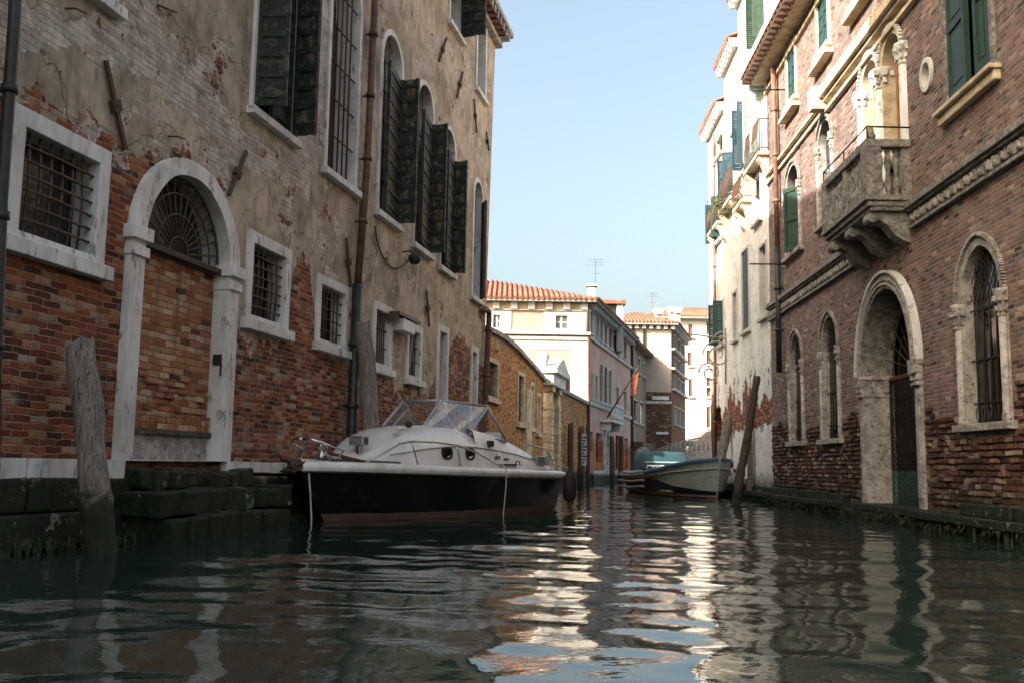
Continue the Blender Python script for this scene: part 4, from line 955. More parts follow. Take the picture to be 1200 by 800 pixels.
M['old_brick'] = masonry('eroded_low_brick', [(0, (.17, .075, .052)), (.2, (.12, .052, .04)), (.4, (.22, .10, .07)), (.6, (.09, .045, .035)), (.75, (.27, .15, .10)), (.9, (.38, .28, .21))], mortar=(.035, .025, .02), bw=.30, rh=.10, mort=.032, tone=.3, white=.30, algae=.6, bump=.03, erode=.8, mottle=(.5, 1.2))
rp = empty('brick_palazzo', FR.M); tag(rp, 'dusky red brick palazzo on the right with Gothic windows, carved balcony and arched water door', 'building')
HR = G(906, 74)[1]; SR = 22.5
RW = {}
a = FR.rect(1124, 1183, 272, 498); RW['n1'] = (a[0], a[1], G(1155, 497)[1], G(1153, 271)[1])
RW['s1'] = (G(963, 440)[0], G(985.5, 440)[0], G(974, 515)[1], G(973, 364)[1]); RW['s2'] = (G(925.5, 440)[0], G(942.5, 440)[0], G(934, 518)[1], G(933, 386)[1])
RW['a4'] = (G(921.5, 250)[0], G(939.5, 250)[0], G(930, 298)[1], G(932, 186)[1]); RW['a3'] = (G(959, 200)[0], G(978, 200)[0], G(968, 262)[1], G(968, 135)[1])
RW['b1'] = (G(922, 90)[0], G(934.5, 90)[0], G(928, 124)[1], G(928, 50)[1]); RW['b2'] = (G(957, 20)[0], G(973, 20)[0], G(965, 64)[1], 0); RW['b2'] = RW['b2'][:3]+(RW['b2'][2]+RW['b1'][3]-RW['b1'][2],)
RW['b3'] = (G(1000, 0)[0], G(1022, 0)[0], RW['b2'][2], RW['b2'][3])
RW['n2'] = (G(1107, 60)[0], G(1168, 60)[0], G(1137, 108)[1], 0); RW['n2'] = RW['n2'][:3]+(RW['n2'][2]+2.7,)
RD = (G(1010, 450)[0], G(1082, 450)[0], .30, G(1041, 320)[1])
KR = dict(n1='point', s1='point', s2='point', a4='round', a3='round')
bifs = [(G(1007, 120)[0], G(1033, 120)[0], 0, G(1020, 63)[1]), (G(1034, 100)[0], G(1063, 100)[0], 0, G(1049, 25)[1])]
bw_ = min(bifs[0][1]-bifs[0][0], bifs[1][1]-bifs[1][0])
c0 = (bifs[0][0]+bifs[0][1])/2; cmid = (bifs[0][1]+bifs[1][0])/2; bh = (bifs[0][3]+bifs[1][3])/2
BZ = G(1068, 230)[1]
print('bifora', bifs, bw_, 'BZ', BZ)
bifs = [(cmid-1.28, cmid-.0, BZ, bh), (cmid+.0, cmid+1.28, BZ, bh)]
def cut(sp, k, m=.03): return archp(sp[0]+m, sp[1]-m, sp[2]+m, sp[3]-m, k)
holes = [cut(sp, KR.get(k, 'rect')) for k, sp in RW.items()]
holes.append([(RD[0]+.1, .25), (RD[1]-.1, .25)]+archp(RD[0]+.1, RD[1]-.1, .25, RD[3]-.1, 'round', rise=RD[3]-.1-G(1045, 432)[1])[2:])
for b in bifs: holes.append(archp(b[0]+.14, b[1]-.14, b[2], b[3]-.16, 'round'))
oc = G(1087, 88); orr = .27
holes.append([(oc[0]+orr*math.cos(t), oc[1]+orr*1.15*math.sin(t)) for t in np.linspace(0, 2*math.pi, 25)[:-1]])
hsplit = G(1160, 505)[1]
mbw = MB().prism([rectp(0, SR, -1, HR)]+holes, -.5, 0)
mbw.build('wall', M['right_wall'], rp)
# old eroded brick skin at the foot (individual courses, uneven)
rr = random.Random(5); ob = MB()
hb1 = 2.1
y = .42
while y < hb1+.6:
    x = -.0
    rowshift = rr.uniform(0, .3); x = .05
    while x < 20:
        L = rr.uniform(.2, .34); cx = x+L/2
        top = hb1+.45*noise.noise(Vector((cx*.35, 0, 3)))+.25*noise.noise(Vector((cx*1.7, 0, 5)))
        bad = any(sp[0]-.06 < cx+L/2 and cx-L/2 < sp[1]+.06 and sp[2]-.18 < y+.09 and y < sp[3]+.1 for sp in (RW['n1'], RW['s1'], RW['s2'], RD))
        if y < top and not bad and rr.random() > .10: ob.box(x, x+L-.02, y+rr.uniform(0, .012), y+.085+rr.uniform(-.012, .006), -.02, .012+rr.uniform(0, .045))
        x += L
    y += .098
ob.rough(.008, 7, 2).build('eroded_courses', M['old_brick'], rp)
shell(rp, (0, SR, -1, HR-.2), 10, M['right_brick'], M['roof_tile'], 2.2)

def gothic(sp, kind, frame, label=None, dep=.17, grille=True, pane='glass_dark'):
    """stone arch ring + two shafts with capitals"""
    s0, s1, h0, h1 = sp; w = (s1-s0)/2; spr = h1-w*(1.25 if kind == 'point' else 1)
    inn = (s0+frame, s1-frame, h0, h1-frame); out = archp(*sp, kind, 24); il = archp(*inn, kind, 24); il[0] = (il[0][0], h0+.001); il[1] = (il[1][0], h0+.001)
    ar = MB().prism([out, il], -dep, .03).rough(.006, 5, 1)
    o = ar.build('window', M['stone_old'], rp, bevel=.01)
    if label: o['label'] = label
    # rope moulding round the arch
    ro = MB(); pts = out[2:]; c = (s0+s1)/2
    for i in range(len(pts)-1):
        k = 3
        for j in range(k):
            a = Vector((*pts[i], 0)); b = Vector((*pts[i+1], 0)); p = a+(b-a)*(j/k); ro.obox(p+Vector((0, 0, .05)), (b-a)*(.32/k), Vector((-(b-a).y, (b-a).x, 0)).normalized()*.03, (0, 0, .035))
    ro.build('rope_moulding', M['stone_old'], o)
    for x in (s0+frame*.5, s1-frame*.5):
        sh = MB().lathe([(frame*.42, h0+.02), (frame*.42, h0+.1), (frame*.33, h0+.14), (frame*.33, spr-.32)], (x, 0, .04), 'y', 10)
        sh.build('shaft', M['stone_old'], o)
        cp_ = MB().lathe([(frame*.36, spr-.34), (frame*.46, spr-.30), (frame*.36, spr-.26), (frame*.40, spr-.14), (frame*.66, spr-.04), (frame*.62, spr+.0), (frame*.68, spr+.02), (frame*.68, spr+.08)], (x, 0, .04), 'y', 12)
        for q in range(8):
            t = 2*math.pi*q/8
            for yy, rrd in ((spr-.22, .46), (spr-.08, .66)): cp_.obox((x+math.cos(t)*frame*rrd, yy, .04+math.sin(t)*frame*rrd), (frame*.12, 0, 0), (0, frame*.2, 0), (0, 0, frame*.12))
        cp_.rough(.02, 14, 2).build('capital', M['stone_old'], o)
    MB().box(s0-.12, s1+.12, h0-.10, h0+.02, -dep, .14).rough(.01, 4).build('sill', M['stone_old'], o, bevel=.01)
    MB().prism([archp(inn[0]-.05, inn[1]+.05, h0, inn[3]+.05, kind)], -dep-.04, -dep+.005).build('pane', M[pane], o)
    if grille:
        g = MB(); n = 6
        for i in range(1, n): x = inn[0]+(inn[1]-inn[0])*i/n; g.tube([(x, h0, -.09), (x, inn[3]-.05-abs(i-n/2)*.12*w, -.12)], .012, 5)
        for yy in (h0+.35, h0+(spr-h0)*.55, spr-.05): g.tube([(inn[0]-.03, yy, -.11), (inn[1]+.03, yy, -.11)], .014, 5)
        for i in range(n): x = inn[0]+(inn[1]-inn[0])*(i+.5)/n; g.tube([(x+.06*math.cos(t), h0+.18+.10*math.sin(t), -.11) for t in np.linspace(0, 6.28, 9)], .008, 4)
        # lozenge net in the head
        for i in range(-6, 7):
            for sg in (-1, 1):
                cc = (inn[0]+inn[1])/2; pts2 = []
                for t in np.linspace(-1.2, 1.2, 13):
                    xx = cc+i*.17*w+t*w*.7*sg; yy = spr+.15+w*.45+t*w*.9
                    if inn[0] < xx < inn[1] and spr < yy < spr+(inn[3]-spr)*math.sqrt(max(0, 1-((xx-cc)/(w-frame))**2)): pts2.append((xx, yy, -.1))
                if len(pts2) > 1: g.tube([pts2[0], pts2[-1]], .006, 4)
        g.build('grille', M['iron_dark'], o)
    return o, inn, spr
o, inn, spr = gothic(RW['n1'], 'point', .19, 'large pointed window with white shafts and carved capitals, nearest the camera')
for i in range(3): x = inn[0]+(inn[1]-inn[0])*(i+.12)/3; MB().box(x, x+(inn[1]-inn[0])*.26, inn[2]+.5, spr-.1, -.296+.002*i, -.27).build('curtain', M['glass_teal'], o)
gothic(RW['s1'], 'point', .125); gothic(RW['s2'], 'point', .125)
gothic(RW['a3'], 'round', .13, grille=False); o, inn, spr = gothic(RW['a4'], 'round', .13, grille=False)
leaf(o, inn[0], inn[2], spr, (inn[1]-inn[0])*.5, 8, 'green_shutter', style='panel', n0=-.1); leaf(o, inn[1], inn[2], spr, (inn[1]-inn[0])*.5, 30, 'green_shutter', style='panel', side=-1, n0=-.08)
for k in ('b1', 'b2', 'b3'):
    sp = RW[k]; o, inn = opening(FR, rp, sp, 'rect', .13, .2, 'glass_dark', stone='stone_cream'); 
    for q, sd in ((inn[0], 1), (inn[1], -1)): leaf(o, q, inn[2], inn[3], (inn[1]-inn[0])*.49, 3, 'teal_shutter', n0=-.04, side=sd)
    MB().box(sp[0]-.25, sp[1]+.25, sp[3]+.22, sp[3]+.34, 0, .24).build('lintel', M['stone_cream'], o)
    MB().box(sp[0]-.2, sp[1]+.2, sp[2]-.30, sp[2]-.18, 0, .22).build('sill_moulding', M['stone_cream'], o)
sp = RW['n2']; o, inn = opening(FR, rp, sp, 'rect', .14, .3, 'dark', stone='stone_grey', label='window with dark green panelled shutters above the frieze')
wd = inn[1]-inn[0]
leaf(o, inn[0], inn[2], inn[3], wd*.50, 4, 'green_shutter', style='panel', n0=-.03); leaf(o, inn[1], inn[2], inn[3], wd*.28, 5, 'green_shutter', style='panel', side=-1, n0=.0)
MB().box(sp[0]-.12, sp[1]+.12, sp[2]-.22, sp[2]-.062, 0, .12).box(sp[0]-.16, sp[1]+.16, sp[2]-.06, sp[2]+.02, 0, .2).build('sill_moulding', M['stone_cream'], o, bevel=.02)
# round window
ring = MB().prism([[(oc[0]+orr*1.0*math.cos(t), oc[1]+orr*1.15*math.sin(t)) for t in np.linspace(0, 2*math.pi, 33)[:-1]], [(oc[0]+orr*.68*math.cos(t), oc[1]+orr*.8*math.sin(t)) for t in np.linspace(0, 2*math.pi, 33)[:-1]]], -.1, .05).build('round_window', M['stone'], rp, bevel=.01)
MB().prism([[(oc[0]+orr*.7*math.cos(t), oc[1]+orr*.82*math.sin(t)) for t in np.linspace(0, 2*math.pi, 33)[:-1]]], -.15, -.08).build('pane', M['glass_grey'], ring)

# string courses
h = G(1069, 238)[1]; print('string', h, G(1200, 141)[1], G(912, 352)[1])
hs = (G(1069, 238)[1]+G(1200, 145)[1])/2
def frieze(x0, x1, hs, name):
    f = MB().box(x0, x1, hs-.12, hs, -.02, .17).box(x0, x1, hs-.17, hs-.12, -.02, .11).box(x0, x1, hs-.44, hs-.17, -.02, .04).box(x0, x1, hs-.50, hs-.44, -.02, .10)
    o = f.rough(.008, 3).build(name, M['stone_grey'], rp, bevel=.01)
    q = MB(); x = x0+.1; r5 = random.Random(3)
    while x < x1-.1:
        q.lathe([(.0, -.03), (.07, .0), (.085, .03), (.02, .05)], (x, hs-.31, .04), 'z', 7); q.obox((x+.09, hs-.31, .06), (.02, .02, 0), (-.05, .07, 0), (0, 0, .02)); q.obox((x-.09, hs-.30, .06), (.02, -.02, 0), (.04, .07, 0), (0, 0, .02)); x += .26
    q.rough(.02, 9).build('carving', M['stone_old'], o)
bal0 = G(966, 240, .79)[0]; bal1 = G(1068, 200)[0]
frieze(bal1+.0, SR, hs, 'carved_frieze'); frieze(.0, bal0-.1, hs, 'carved_frieze')
hu = (G(1000, 73)[1]+G(967, 121)[1]+G(905, 196)[1])/3; x967 = G(968, 115)[0]
u = MB().box(0, x967, hu-.07, hu, -.02, .10).box(0, x967, hu-.34, hu-.28, -.02, .08).build('string_course', M['stone_cream'], rp)
u = MB().box(x967, SR, hu-.1, hu+.1, -.02, .26).box(x967, SR, hu-.2, hu-.1, -.02, .16).box(x967, SR, hu-.42, hu-.34, -.02, .10)
x = x967+.1
while x < SR-.1: u.box(x, x+.07, hu+.1, hu+.17, .05, .26); x += .16
u.rough(.01, 3).build('upper_cornice', M['stone_cream'], rp); u = MB().box(x967-.1, x967+.25, hu-.35, hu+.2, 0, .4).rough(.05, 6).build('carved_corbel', M['stone_cream'], rp)
# eaves cornice
e = MB().box(-.4, SR, HR-.02, HR+.22, -.4, .75).box(-.3, SR, HR-.22, HR-.02, -.3, .45)
o = e.build('eaves_cornice', M['stone_cream'], rp); x = -.2; q = MB()
while x < 9: q.box(x, x+.16, HR-.24, HR-.03, .44, .72); q.lathe([(.09, x-.1), (.12, x+.16)], (0, HR+.25, .62), 'x', 6) if False else None; x += .36
each(q, 'modillion', M['wood_brown'], o)
MB().box(-.05, SR, HR-.62, HR-.54, 0, .08).build('string_course', M['stone_cream'], rp)
# bifora
for i, b in enumerate(bifs):
    inn = (b[0]+.16, b[1]-.16, b[2], b[3]-.18); il = archp(*inn, 'round', 24); il[0] = (il[0][0], b[2]+.001); il[1] = (il[1][0], b[2]+.001)
    sprb = b[3]-(b[1]-b[0])/2; out = archp(b[0], b[1], b[2]+.9, b[3], 'round', 24)
    il2 = archp(inn[0], inn[1], b[2]+.9, inn[3], 'round', 24); il2[0] = (il2[0][0], b[2]+.901); il2[1] = (il2[1][0], b[2]+.901)
    o = MB().prism([out, il2], -.26, .035+.002*i).build('balcony_window', M['stone_cream'], rp, bevel=.01); o['label'] = ('further' if i == 0 else 'nearer')+' arch of the twin window above the carved balcony'
    ro = MB(); pts = out[2:]
    for j in range(len(pts)-1):
        a_ = Vector((*pts[j], 0)); b_ = Vector((*pts[j+1], 0)); ro.obox((a_+b_)/2+Vector((0, 0, .06)), (b_-a_)*.3, Vector((-(b_-a_).y, (b_-a_).x, 0)).normalized()*.035, (0, 0, .035))
    ro.build('dentil_moulding', M['stone'], o)
    MB().prism([archp(inn[0]-.06, inn[1]+.06, b[2], inn[3]+.06, 'round')], -.34, -.30).build('pane', M['glass_blue'], o)
    fr_ = MB(); w_ = inn[1]-inn[0]
    for x in (inn[0]+.02, inn[0]+w_/2-.04, inn[1]-.10): fr_.box(x, x+.08, b[2], b[3]-.5, -.30, -.22)
    for yy in (b[2], b[2]+.9, sprb-.2): fr_.box(inn[0], inn[1], yy, yy+.08, -.30, -.215)
    fr_.build('casement', M['wood_orange'], o)
    for x in ((b[0]+.02,) if i == 0 else (b[0], b[1]-.02)):
        r = .115 if i == 0 or x != b[0] else .14
        MB().lathe([(r*1.2, b[2]), (r*1.2, b[2]+.12), (r, b[2]+.18), (r*.9, sprb-.42)], (x, 0, .0), 'y', 16).build('column', M['stone'], o)
        c_ = MB().lathe([(r*.95, sprb-.42), (r*1.15, sprb-.39), (r*.95, sprb-.36), (r*1.1, sprb-.2), (r*1.6, sprb-.05), (r*1.6, sprb)], (x, 0, .0), 'y', 12)
        for q in range(8):
            t = 2*math.pi*q/8
            for yy, rd in ((sprb-.27, 1.25), (sprb-.12, 1.55)): c_.obox((x+math.cos(t)*r*rd, yy, .0+math.sin(t)*r*rd), (r*.25, 0, 0), (0, r*.4, 0), (0, 0, r*.25))
        c_.rough(.015, 12, 2).build('capital', M['stone'], o)
# balcony
n1 = .79; bx0, bx1 = bal0, bal1; fl0 = BZ
bal = MB().box(bx0-.05, bx1+.05, fl0-.10, fl0, 0, n1+.08).box(bx0, bx1, fl0-.2, fl0-.1, 0, n1+.02).box(bx0+.03, bx1-.03, fl0-.28, fl0-.2, 0, n1-.04).rough(.008, 4).build('balcony', M['stone_grey'], rp, bevel=.015)
bal['label'] = 'carved grey stone balcony with turned balusters on scrolled brackets'
rt = G(1068, 162)[1]; ra = MB().box(bx0-.04, bx1+.04, rt-.16, rt, n1-.20, n1+.05).box(bx0-.04, bx0+.2, rt-.16, rt-.001, 0, n1-.2).box(bx1-.2, bx1+.04, rt-.16, rt-.001, 0, n1-.2).rough(.01, 5)
ra.build('handrail', M['stone_grey'], bal, bevel=.02)
def pier(x, z, w=.15):
    return MB().box(x-w, x+w, fl0, rt-.16, z-w, z+w).box(x-w*.6, x+w*.6, fl0+.15, rt-.3, z-w-.02, z+w+.02).rough(.02, 7).build('pier', M['stone_grey'], bal)
pier(bx1-.13, n1-.10); pier(bx0+.13, n1-.10); pier((bx0+bx1)/2, n1-.10, .11); pier(bx1-.10, .08, .09); pier(bx0+.10, .08, .09)
def baluster(x, z):
    hh = rt-.16-fl0; pr = [(.055, 0), (.055, .05), (.03, .08), (.05, .16), (.065, .26), (.045, .36), (.03, .44), (.04, .48), (.03, .52), (.045, .62), (.062, .70), (.045, .82), (.03, .90), (.055, .95), (.055, 1.0)]
    MB().lathe([(r*1.15, fl0+t*hh) for r, t in pr], (x, 0, z), 'y', 10).build('baluster', M['stone_grey'], bal)
m = (bx0+bx1)/2
for a_, b_ in ((bx0+.3, m-.18), (m+.18, bx1-.32)):
    for i in range(6): baluster(a_+(b_-a_)*i/5, n1-.08)
for i in range(3): baluster(bx1-.12, .24+i*.15); baluster(bx0+.12, .24+i*.15)
ir = MB().tube([(bx1, rt+.22, 0), (bx1, rt+.24, n1), (bx0, rt+.24, n1), (bx0, rt+.22, 0)], .018, 6)
for x in (bx1, m, bx0): ir.tube([(x, rt-.02, n1), (x, rt+.24, n1)], .015, 6)
ir.build('iron_rail', M['iron_dark'], bal)
for x in (bx0+.25, m, bx1-.3):
    prof = [(0, fl0-.28), (n1-.05, fl0-.28), (n1-.02, fl0-.36), (n1-.10, fl0-.46), (n1-.22, fl0-.44), (n1-.36, fl0-.52), (n1-.5, fl0-.72), (.12, fl0-.82), (0, fl0-.86)]
    Mx = Matrix(((0, 0, 1, x), (0, 1, 0, 0), (1, 0, 0, 0), (0, 0, 0, 1)))
    MB().prism_ax(prof, Mx, -.16, .16).lathe([(.09, x-.17), (.09, x+.17)], (0, fl0-.40, n1-.10), 'x', 10).rough(.012, 6).build('bracket', M['stone_grey'], bal, bevel=.01)
# lions / small ornaments on the handrail corners
MB().lathe([(.06, 0), (.08, .05), (.05, .14), (.06, .2), (.01, .26)], (bx1-.02, rt, n1-.08), 'y', 8).rough(.02, 9).build('finial', M['stone_grey'], bal)
MB().lathe([(.06, 0), (.09, .06), (.05, .16), (.07, .22), (.01, .3)], (bx0+.05, rt, n1-.08), 'y', 8).rough(.03, 9).build('finial', M['stone'], bal)
# water door
d0, d1, db, dt = RD; jw = .26; dep = .60; w = (d1-d0)/2; spd = dt-w*1.25
print('door', RD, 'spring', spd)
spd = G(1045, 432)[1]
inn = (d0+jw, d1-jw, db, dt-.32)
out = archp(d0, d1, db, dt, 'round', 26, rise=dt-spd); il = archp(inn[0], inn[1], db, inn[3], 'round', 26, rise=inn[3]-spd); il[0] = (il[0][0], db+.001); il[1] = (il[1][0], db+.001)
upper = [out[2:], ]
o = MB().prism([[p for p in out[2:]]+[p for p in il[2:][::-1]]], -dep, .10)
do = o.build('water_door', M['stone_grey'], rp, bevel=.015); do['label'] = 'arched water entrance with carved capitals and a dark lattice gate'
for k, off in enumerate((.10, .19)):
    a_ = archp(d0+off, d1-off, spd, dt-off, 'round', 26, rise=dt-off-spd)[2:]; b_ = archp(d0+off+.05, d1-off-.05, spd, dt-off-.05, 'round', 26, rise=dt-off-.05-spd)[2:]
    MB().prism([a_+b_[::-1]], .10, .135).build('moulding', M['stone_old'], do)
outer_ring = MB().prism([out[2:]+archp(d0-.05, d1+.05, spd, dt+.05, 'round', 26, rise=dt+.05-spd)[2:][::-1]], -.02, .15).build('hood_moulding', M['stone'], do)
for sx, sg, nm in ((d0, 1, 'a'), (d1, -1, 'b')):
    a_, b_ = sorted((sx, sx+sg*jw)); 
    pl = MB().box(a_, b_, db-.1, spd-.42, -dep, .06).box(a_+.05, b_-.05, db+.2, spd-.5, -.2, .085).rough(.012, 4)
    pl.build('jamb', M['stone_old'], do, bevel=.02)
    cp_ = MB().box(a_-.03, b_+.03, spd-.44, spd-.38, -dep, .12).box(a_-.05, b_+.05, spd-.06, spd+.02, -dep, .16).box(a_, b_, spd-.38, spd-.06, -dep, .08)
    for z in (.10, -.15, -.4):
        for x in (a_+.02, (a_+b_)/2, b_-.02): cp_.obox((x, spd-.14, z), (.05, 0, 0), (0, .08, 0), (0, 0, .06)); cp_.obox((x, spd-.28, z-.02), (.04, 0, 0), (0, .06, 0), (0, 0, .05))
    cp_.rough(.03, 10).build('capital', M['stone_old'], do)
MB().box(d0-.1, d1+.1, db-.12, db+.02, -dep-.3, .25).rough(.01, 3).build('threshold', M['algae_dark'], do, bevel=.02)
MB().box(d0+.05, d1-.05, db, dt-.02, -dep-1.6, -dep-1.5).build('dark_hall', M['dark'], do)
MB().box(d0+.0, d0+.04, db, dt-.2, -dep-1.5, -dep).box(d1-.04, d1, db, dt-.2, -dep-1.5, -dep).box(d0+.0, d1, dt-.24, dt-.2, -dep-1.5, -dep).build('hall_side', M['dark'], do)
def lattice(a, b, y0, y1, st, mat, r):
    g = MB(); z = -.5; k = int((b-a+y1-y0)/st)+1
    for i in range(k):
        for sg in (1, -1):
            # line x + sg*y = c clipped
            pts = []
            c = a+y0+i*st if sg == 1 else a-y1+i*st
            for t in np.linspace(y0, y1, 40):
                x = c-t if sg == 1 else c+t
                if a <= x <= b: pts.append((x, t, z+(.012 if sg == 1 else 0)))
            if len(pts) > 1: g.tube([pts[0], pts[-1]], r, 4)
    g.box(a, a+.04, y0, y1, z-.02, z+.02).box(b-.04, b, y0, y1, z-.02, z+.02).box((a+b)/2-.03, (a+b)/2+.03, y0, y1, z-.02, z+.02)
    return g
ga, gb_ = inn[0], inn[1]; gy = G(1055, 551)[1]
lattice(ga, gb_, gy, spd-.1, .13, 'iron_dark', .008).build('gate', M['iron_dark'], do)
M['green_iron'] = simple('green_iron', (.05, .13, .105), (.03, .07, .06), 8, .5, .2, .003)
lattice(ga, gb_, db+.02, gy, .12, 'green', .007).build('gate_foot', M['green_iron'], do)
fg = MB(); cx = (d0+d1)/2; R0 = (gb_-ga)/2
fg.box(ga, gb_, spd-.1, spd-.02, -.53, -.47)
for i in range(1, 14):
    t = math.pi*i/14; fg.tube([(cx+math.cos(t)*.25*R0, spd+math.sin(t)*.3*R0, -.5), (cx+math.cos(t)*R0, spd+math.sin(t)*(inn[3]-spd)*.97, -.5)], .012, 5)
for q in (.25, .6, .85): fg.tube([(cx+math.cos(math.pi*i/20)*R0*q, spd+math.sin(math.pi*i/20)*(inn[3]-spd)*q, -.49) for i in range(21)], .012, 5)
fg.build('fanlight_grille', M['iron'], do)

# pipes & iron bars at the corner
pipe_on(FR, rp, [(906, 78), (908, 150), (911, 290)], .075, 'pipe_copper', n=.14)
pipe_on(FR, rp, [(911, 290), (913, 436)], .08, 'pipe_dark', n=.14, label='dark lower half of the corner drainpipe')
for yy in (104, 309):
    c = G(921, yy); MB().tube([(c[0]-.1, c[1], .0), (c[0]-.1, c[1], 1.0)], .022, 6).build('iron_bar', M['iron_dark'], rp)
# ledge / footing on the right bank
fr = MB(); x = -26; rr = random.Random(21)
while x < SR:
    e = x+rr.uniform(1.0, 2.4)
    if not (d0-.3 < (x+e)/2 < d1+.1): fr.box(x+.01, e-.01, .16, .29+rr.uniform(-.01, .015), -.6, .30+rr.uniform(-.02, .03))
    fr.box(x+.01, e-.01, -.8, .165, -.6, .20+rr.uniform(-.04, .03)); fr.box(x+.01, e-.01, .285, .47+rr.uniform(-.03, .03), -.5, .09+rr.uniform(-.01, .03)) if not (d0-.1 < e and x < d1+.1) else None
    x = e
fr.v = [v for v in fr.v]
tag(fr.rough(.02, 2.2, 4).build('quay_ledge', M['algae_dark'], None, bevel=.02, M=FR.M), kind='structure')
# weed hanging on the waterline, both banks
def weed(F, s0, s1, n, h, label, seed):
    r = random.Random(seed); mb = MB()
    for i in range(int((s1-s0)*55)):
        x = r.uniform(s0, s1); y = h+r.uniform(-.10, .05); w = r.uniform(.008, .025); L = r.uniform(.05, .16); z = n+r.uniform(-.01, .06)
        mb.add([(x-w, y, z), (x+w, y, z), (x+w*r.uniform(-1, 2), y-L*.6, z+.03), (x+r.uniform(-.04, .04), y-L, z+.02)], [(0, 1, 2, 3)])
    o = mb.build('seaweed', M['weed'], None, M=F.M); tag(o, label, 'seaweed', kind='stuff')
M['weed'] = simple('dark_green_weed', (.030, .042, .012), (.012, .018, .008), 8, .7)
weed(FR, -8, 20, .24, .17, 'dark green weed hanging along the right bank at the waterline', 1)
weed(FL, 0, 22, .34, .12, 'dark green weed along the foot of the left bank', 2)

# ================================================================== white houses further along
ZQ = 40.4
FQ = Frame(6.68+.038*ZQ, ZQ, -VR[0], -VR[1]); Q = FQ.hit
def qr(a, b, c, d): return FQ.rect(a, b, c, d)
def white_mask(nt, x, y, v):
    n = mth(nt, 'SUBTRACT', nz(nt, v, .7, 6, .7, off=(2, 2, 2)), .5)
    hi = mth(nt, 'ADD', mth(nt, 'SUBTRACT', y, 3.7), mth(nt, 'MULTIPLY', n, 6.0))
    lo = mth(nt, 'ADD', mth(nt, 'SUBTRACT', 2.35, y), mth(nt, 'MULTIPLY', n, .9))
    return mth(nt, 'MAXIMUM', hi, lo)
M['white_peel'] = masonry('white_plaster_over_brick', BRK, mortar=(.3, .24, .2), tone=.4, white=.4, algae=.7, plaster=dict(mask=white_mask, cols=[(.60, .60, .60), (.68, .67, .65), (.72, .71, .68), (.76, .74, .70)], rim=.3, scratch=(.30, .36, .42)))
sAB = Q(868, 300)[0]; sEnd = Q(908, 300)[0]
hA = 17.6; hB = Q(852, 115)[1]; hC = Q(836, 165)[1]
def white_house(name, s0, s1, ht, wins, label, doors=()):
    e = empty(name, FQ.M @ Matrix.Translation((s0, 0, 0))); tag(e, label, 'house')
    hs_ = [rectp(a-s0+.03, b-s0-.03, c+.03, d-.03) for a, b, c, d, *_ in wins]+[archp(a-s0, b-s0, c, d, 'round') for a, b, c, d in doors]
    MB().prism([rectp(0, s1-s0-.01, -1, ht)]+hs_, -.45, 0).build('wall', M['white_peel'], e)
    shell(e, (0, s1-s0-.01, -1, ht-.1), 9, M['white_plaster'], None)
    MB().box(0, s1-s0, ht, ht+.2, -.5, .32).box(0, s1-s0, ht-.15, ht, -.1, .16).build('cornice', M['trim'], e)
    mo = MB(); x = .1
    while x < s1-s0: mo.box(x, x+.16, ht-.2, ht-.01, .15, .30); x += .45
    each(mo, 'modillion', M['trim'], e)
    tiled_roof('roof', [((-.1, ht+.2, .34), (s1-s0+.1, ht+.2, .34), (s1-s0+.1, ht+2, -4.5), (-.1, ht+2, -4.5)), ((s1-s0+.1, ht+.2, -9.3), (-.1, ht+.2, -9.3), (-.1, ht+2, -4.5), (s1-s0+.1, ht+2, -4.5))], e)
    for w_ in wins:
        a, b, c, d = w_[:4]; op = w_[4]; mat = w_[5] if len(w_) > 5 else 'green_shutter'
        o, inn = opening(FQ, e, (a-s0, b-s0, c, d), 'rect', .10, .22, 'glass_dark' if op != 'pane' else 'glass_grey', stone='trim', jit=0)
        wd = min((inn[1]-inn[0])*.5, .36) if op != 'shut' else (inn[1]-inn[0])*.5
        if op == 'out':
            for q, sd in ((inn[0], 1), (inn[1], -1)): leaf(o, q, inn[2], inn[3], wd*1.05, 84, mat, style='louvre', side=sd)
        elif op == 'flat':
            for q, sd in ((inn[0]-.02, -1), (inn[1]+.02, 1)): leaf(o, q, inn[2], inn[3], wd, 12, mat, style='louvre', side=sd)
        elif op == 'shut':
            for q, sd in ((inn[0], 1), (inn[1], -1)): leaf(o, q, inn[2], inn[3], wd*.98, 3, mat, style='louvre', side=sd, n0=-.02)
    for a, b, c, d in doors: MB().prism([archp(a-s0-.02, b-s0+.02, c, d+.02, 'round')], -.44, -.36).build('door', M['wood_dark'], e)
    return e
def W4(a, b, c, d, op, mat='green_shutter'):
    r = qr(a, b, c, d); return (*r, op, mat)
wA = [W4(870, 879, 290, 390, 'shut', 'blue_shutter'), W4(891, 900, 284, 374, 'pane'), W4(884, 895, 92, 190, 'out', 'pale_teal'), W4(888, 898, -15, 55, 'out', 'green_shutter'), W4(871, 879, 120, 200, 'out', 'blue_shutter'), W4(884, 893, 205, 262, 'pane')]
wA[3] = wA[3][:3]+(wA[3][2]+2.3,)+wA[3][4:]
wA = [w_ for w_ in wA]
wB = [W4(842, 849, 352, 406, 'out', 'teal_shutter'), W4(859.5, 865, 340, 400, 'pane'), W4(855, 866, 92, 168, 'out', 'blue_shutter'), W4(853, 860.5, 180, 232, 'out', 'blue_shutter'), W4(840, 846, 160, 184, 'flat', 'green_shutter'), W4(838, 846, 232, 285, 'out', 'teal_shutter')]
eA = white_house('white_house', sAB, sEnd+.8, hA, wA, 'taller white plastered house with balconies, next to the brick palazzo')
dB = [(Q(838.5, 500)[0], Q(845.5, 500)[0], .6, Q(842, 475)[1])]
sBC = Q(850, 250)[0]; hM = 16.2; hC_ = Q(842, 138)[1]
def inside(w_, a, b): return w_[0] > a+.05 and w_[1] < b-.05
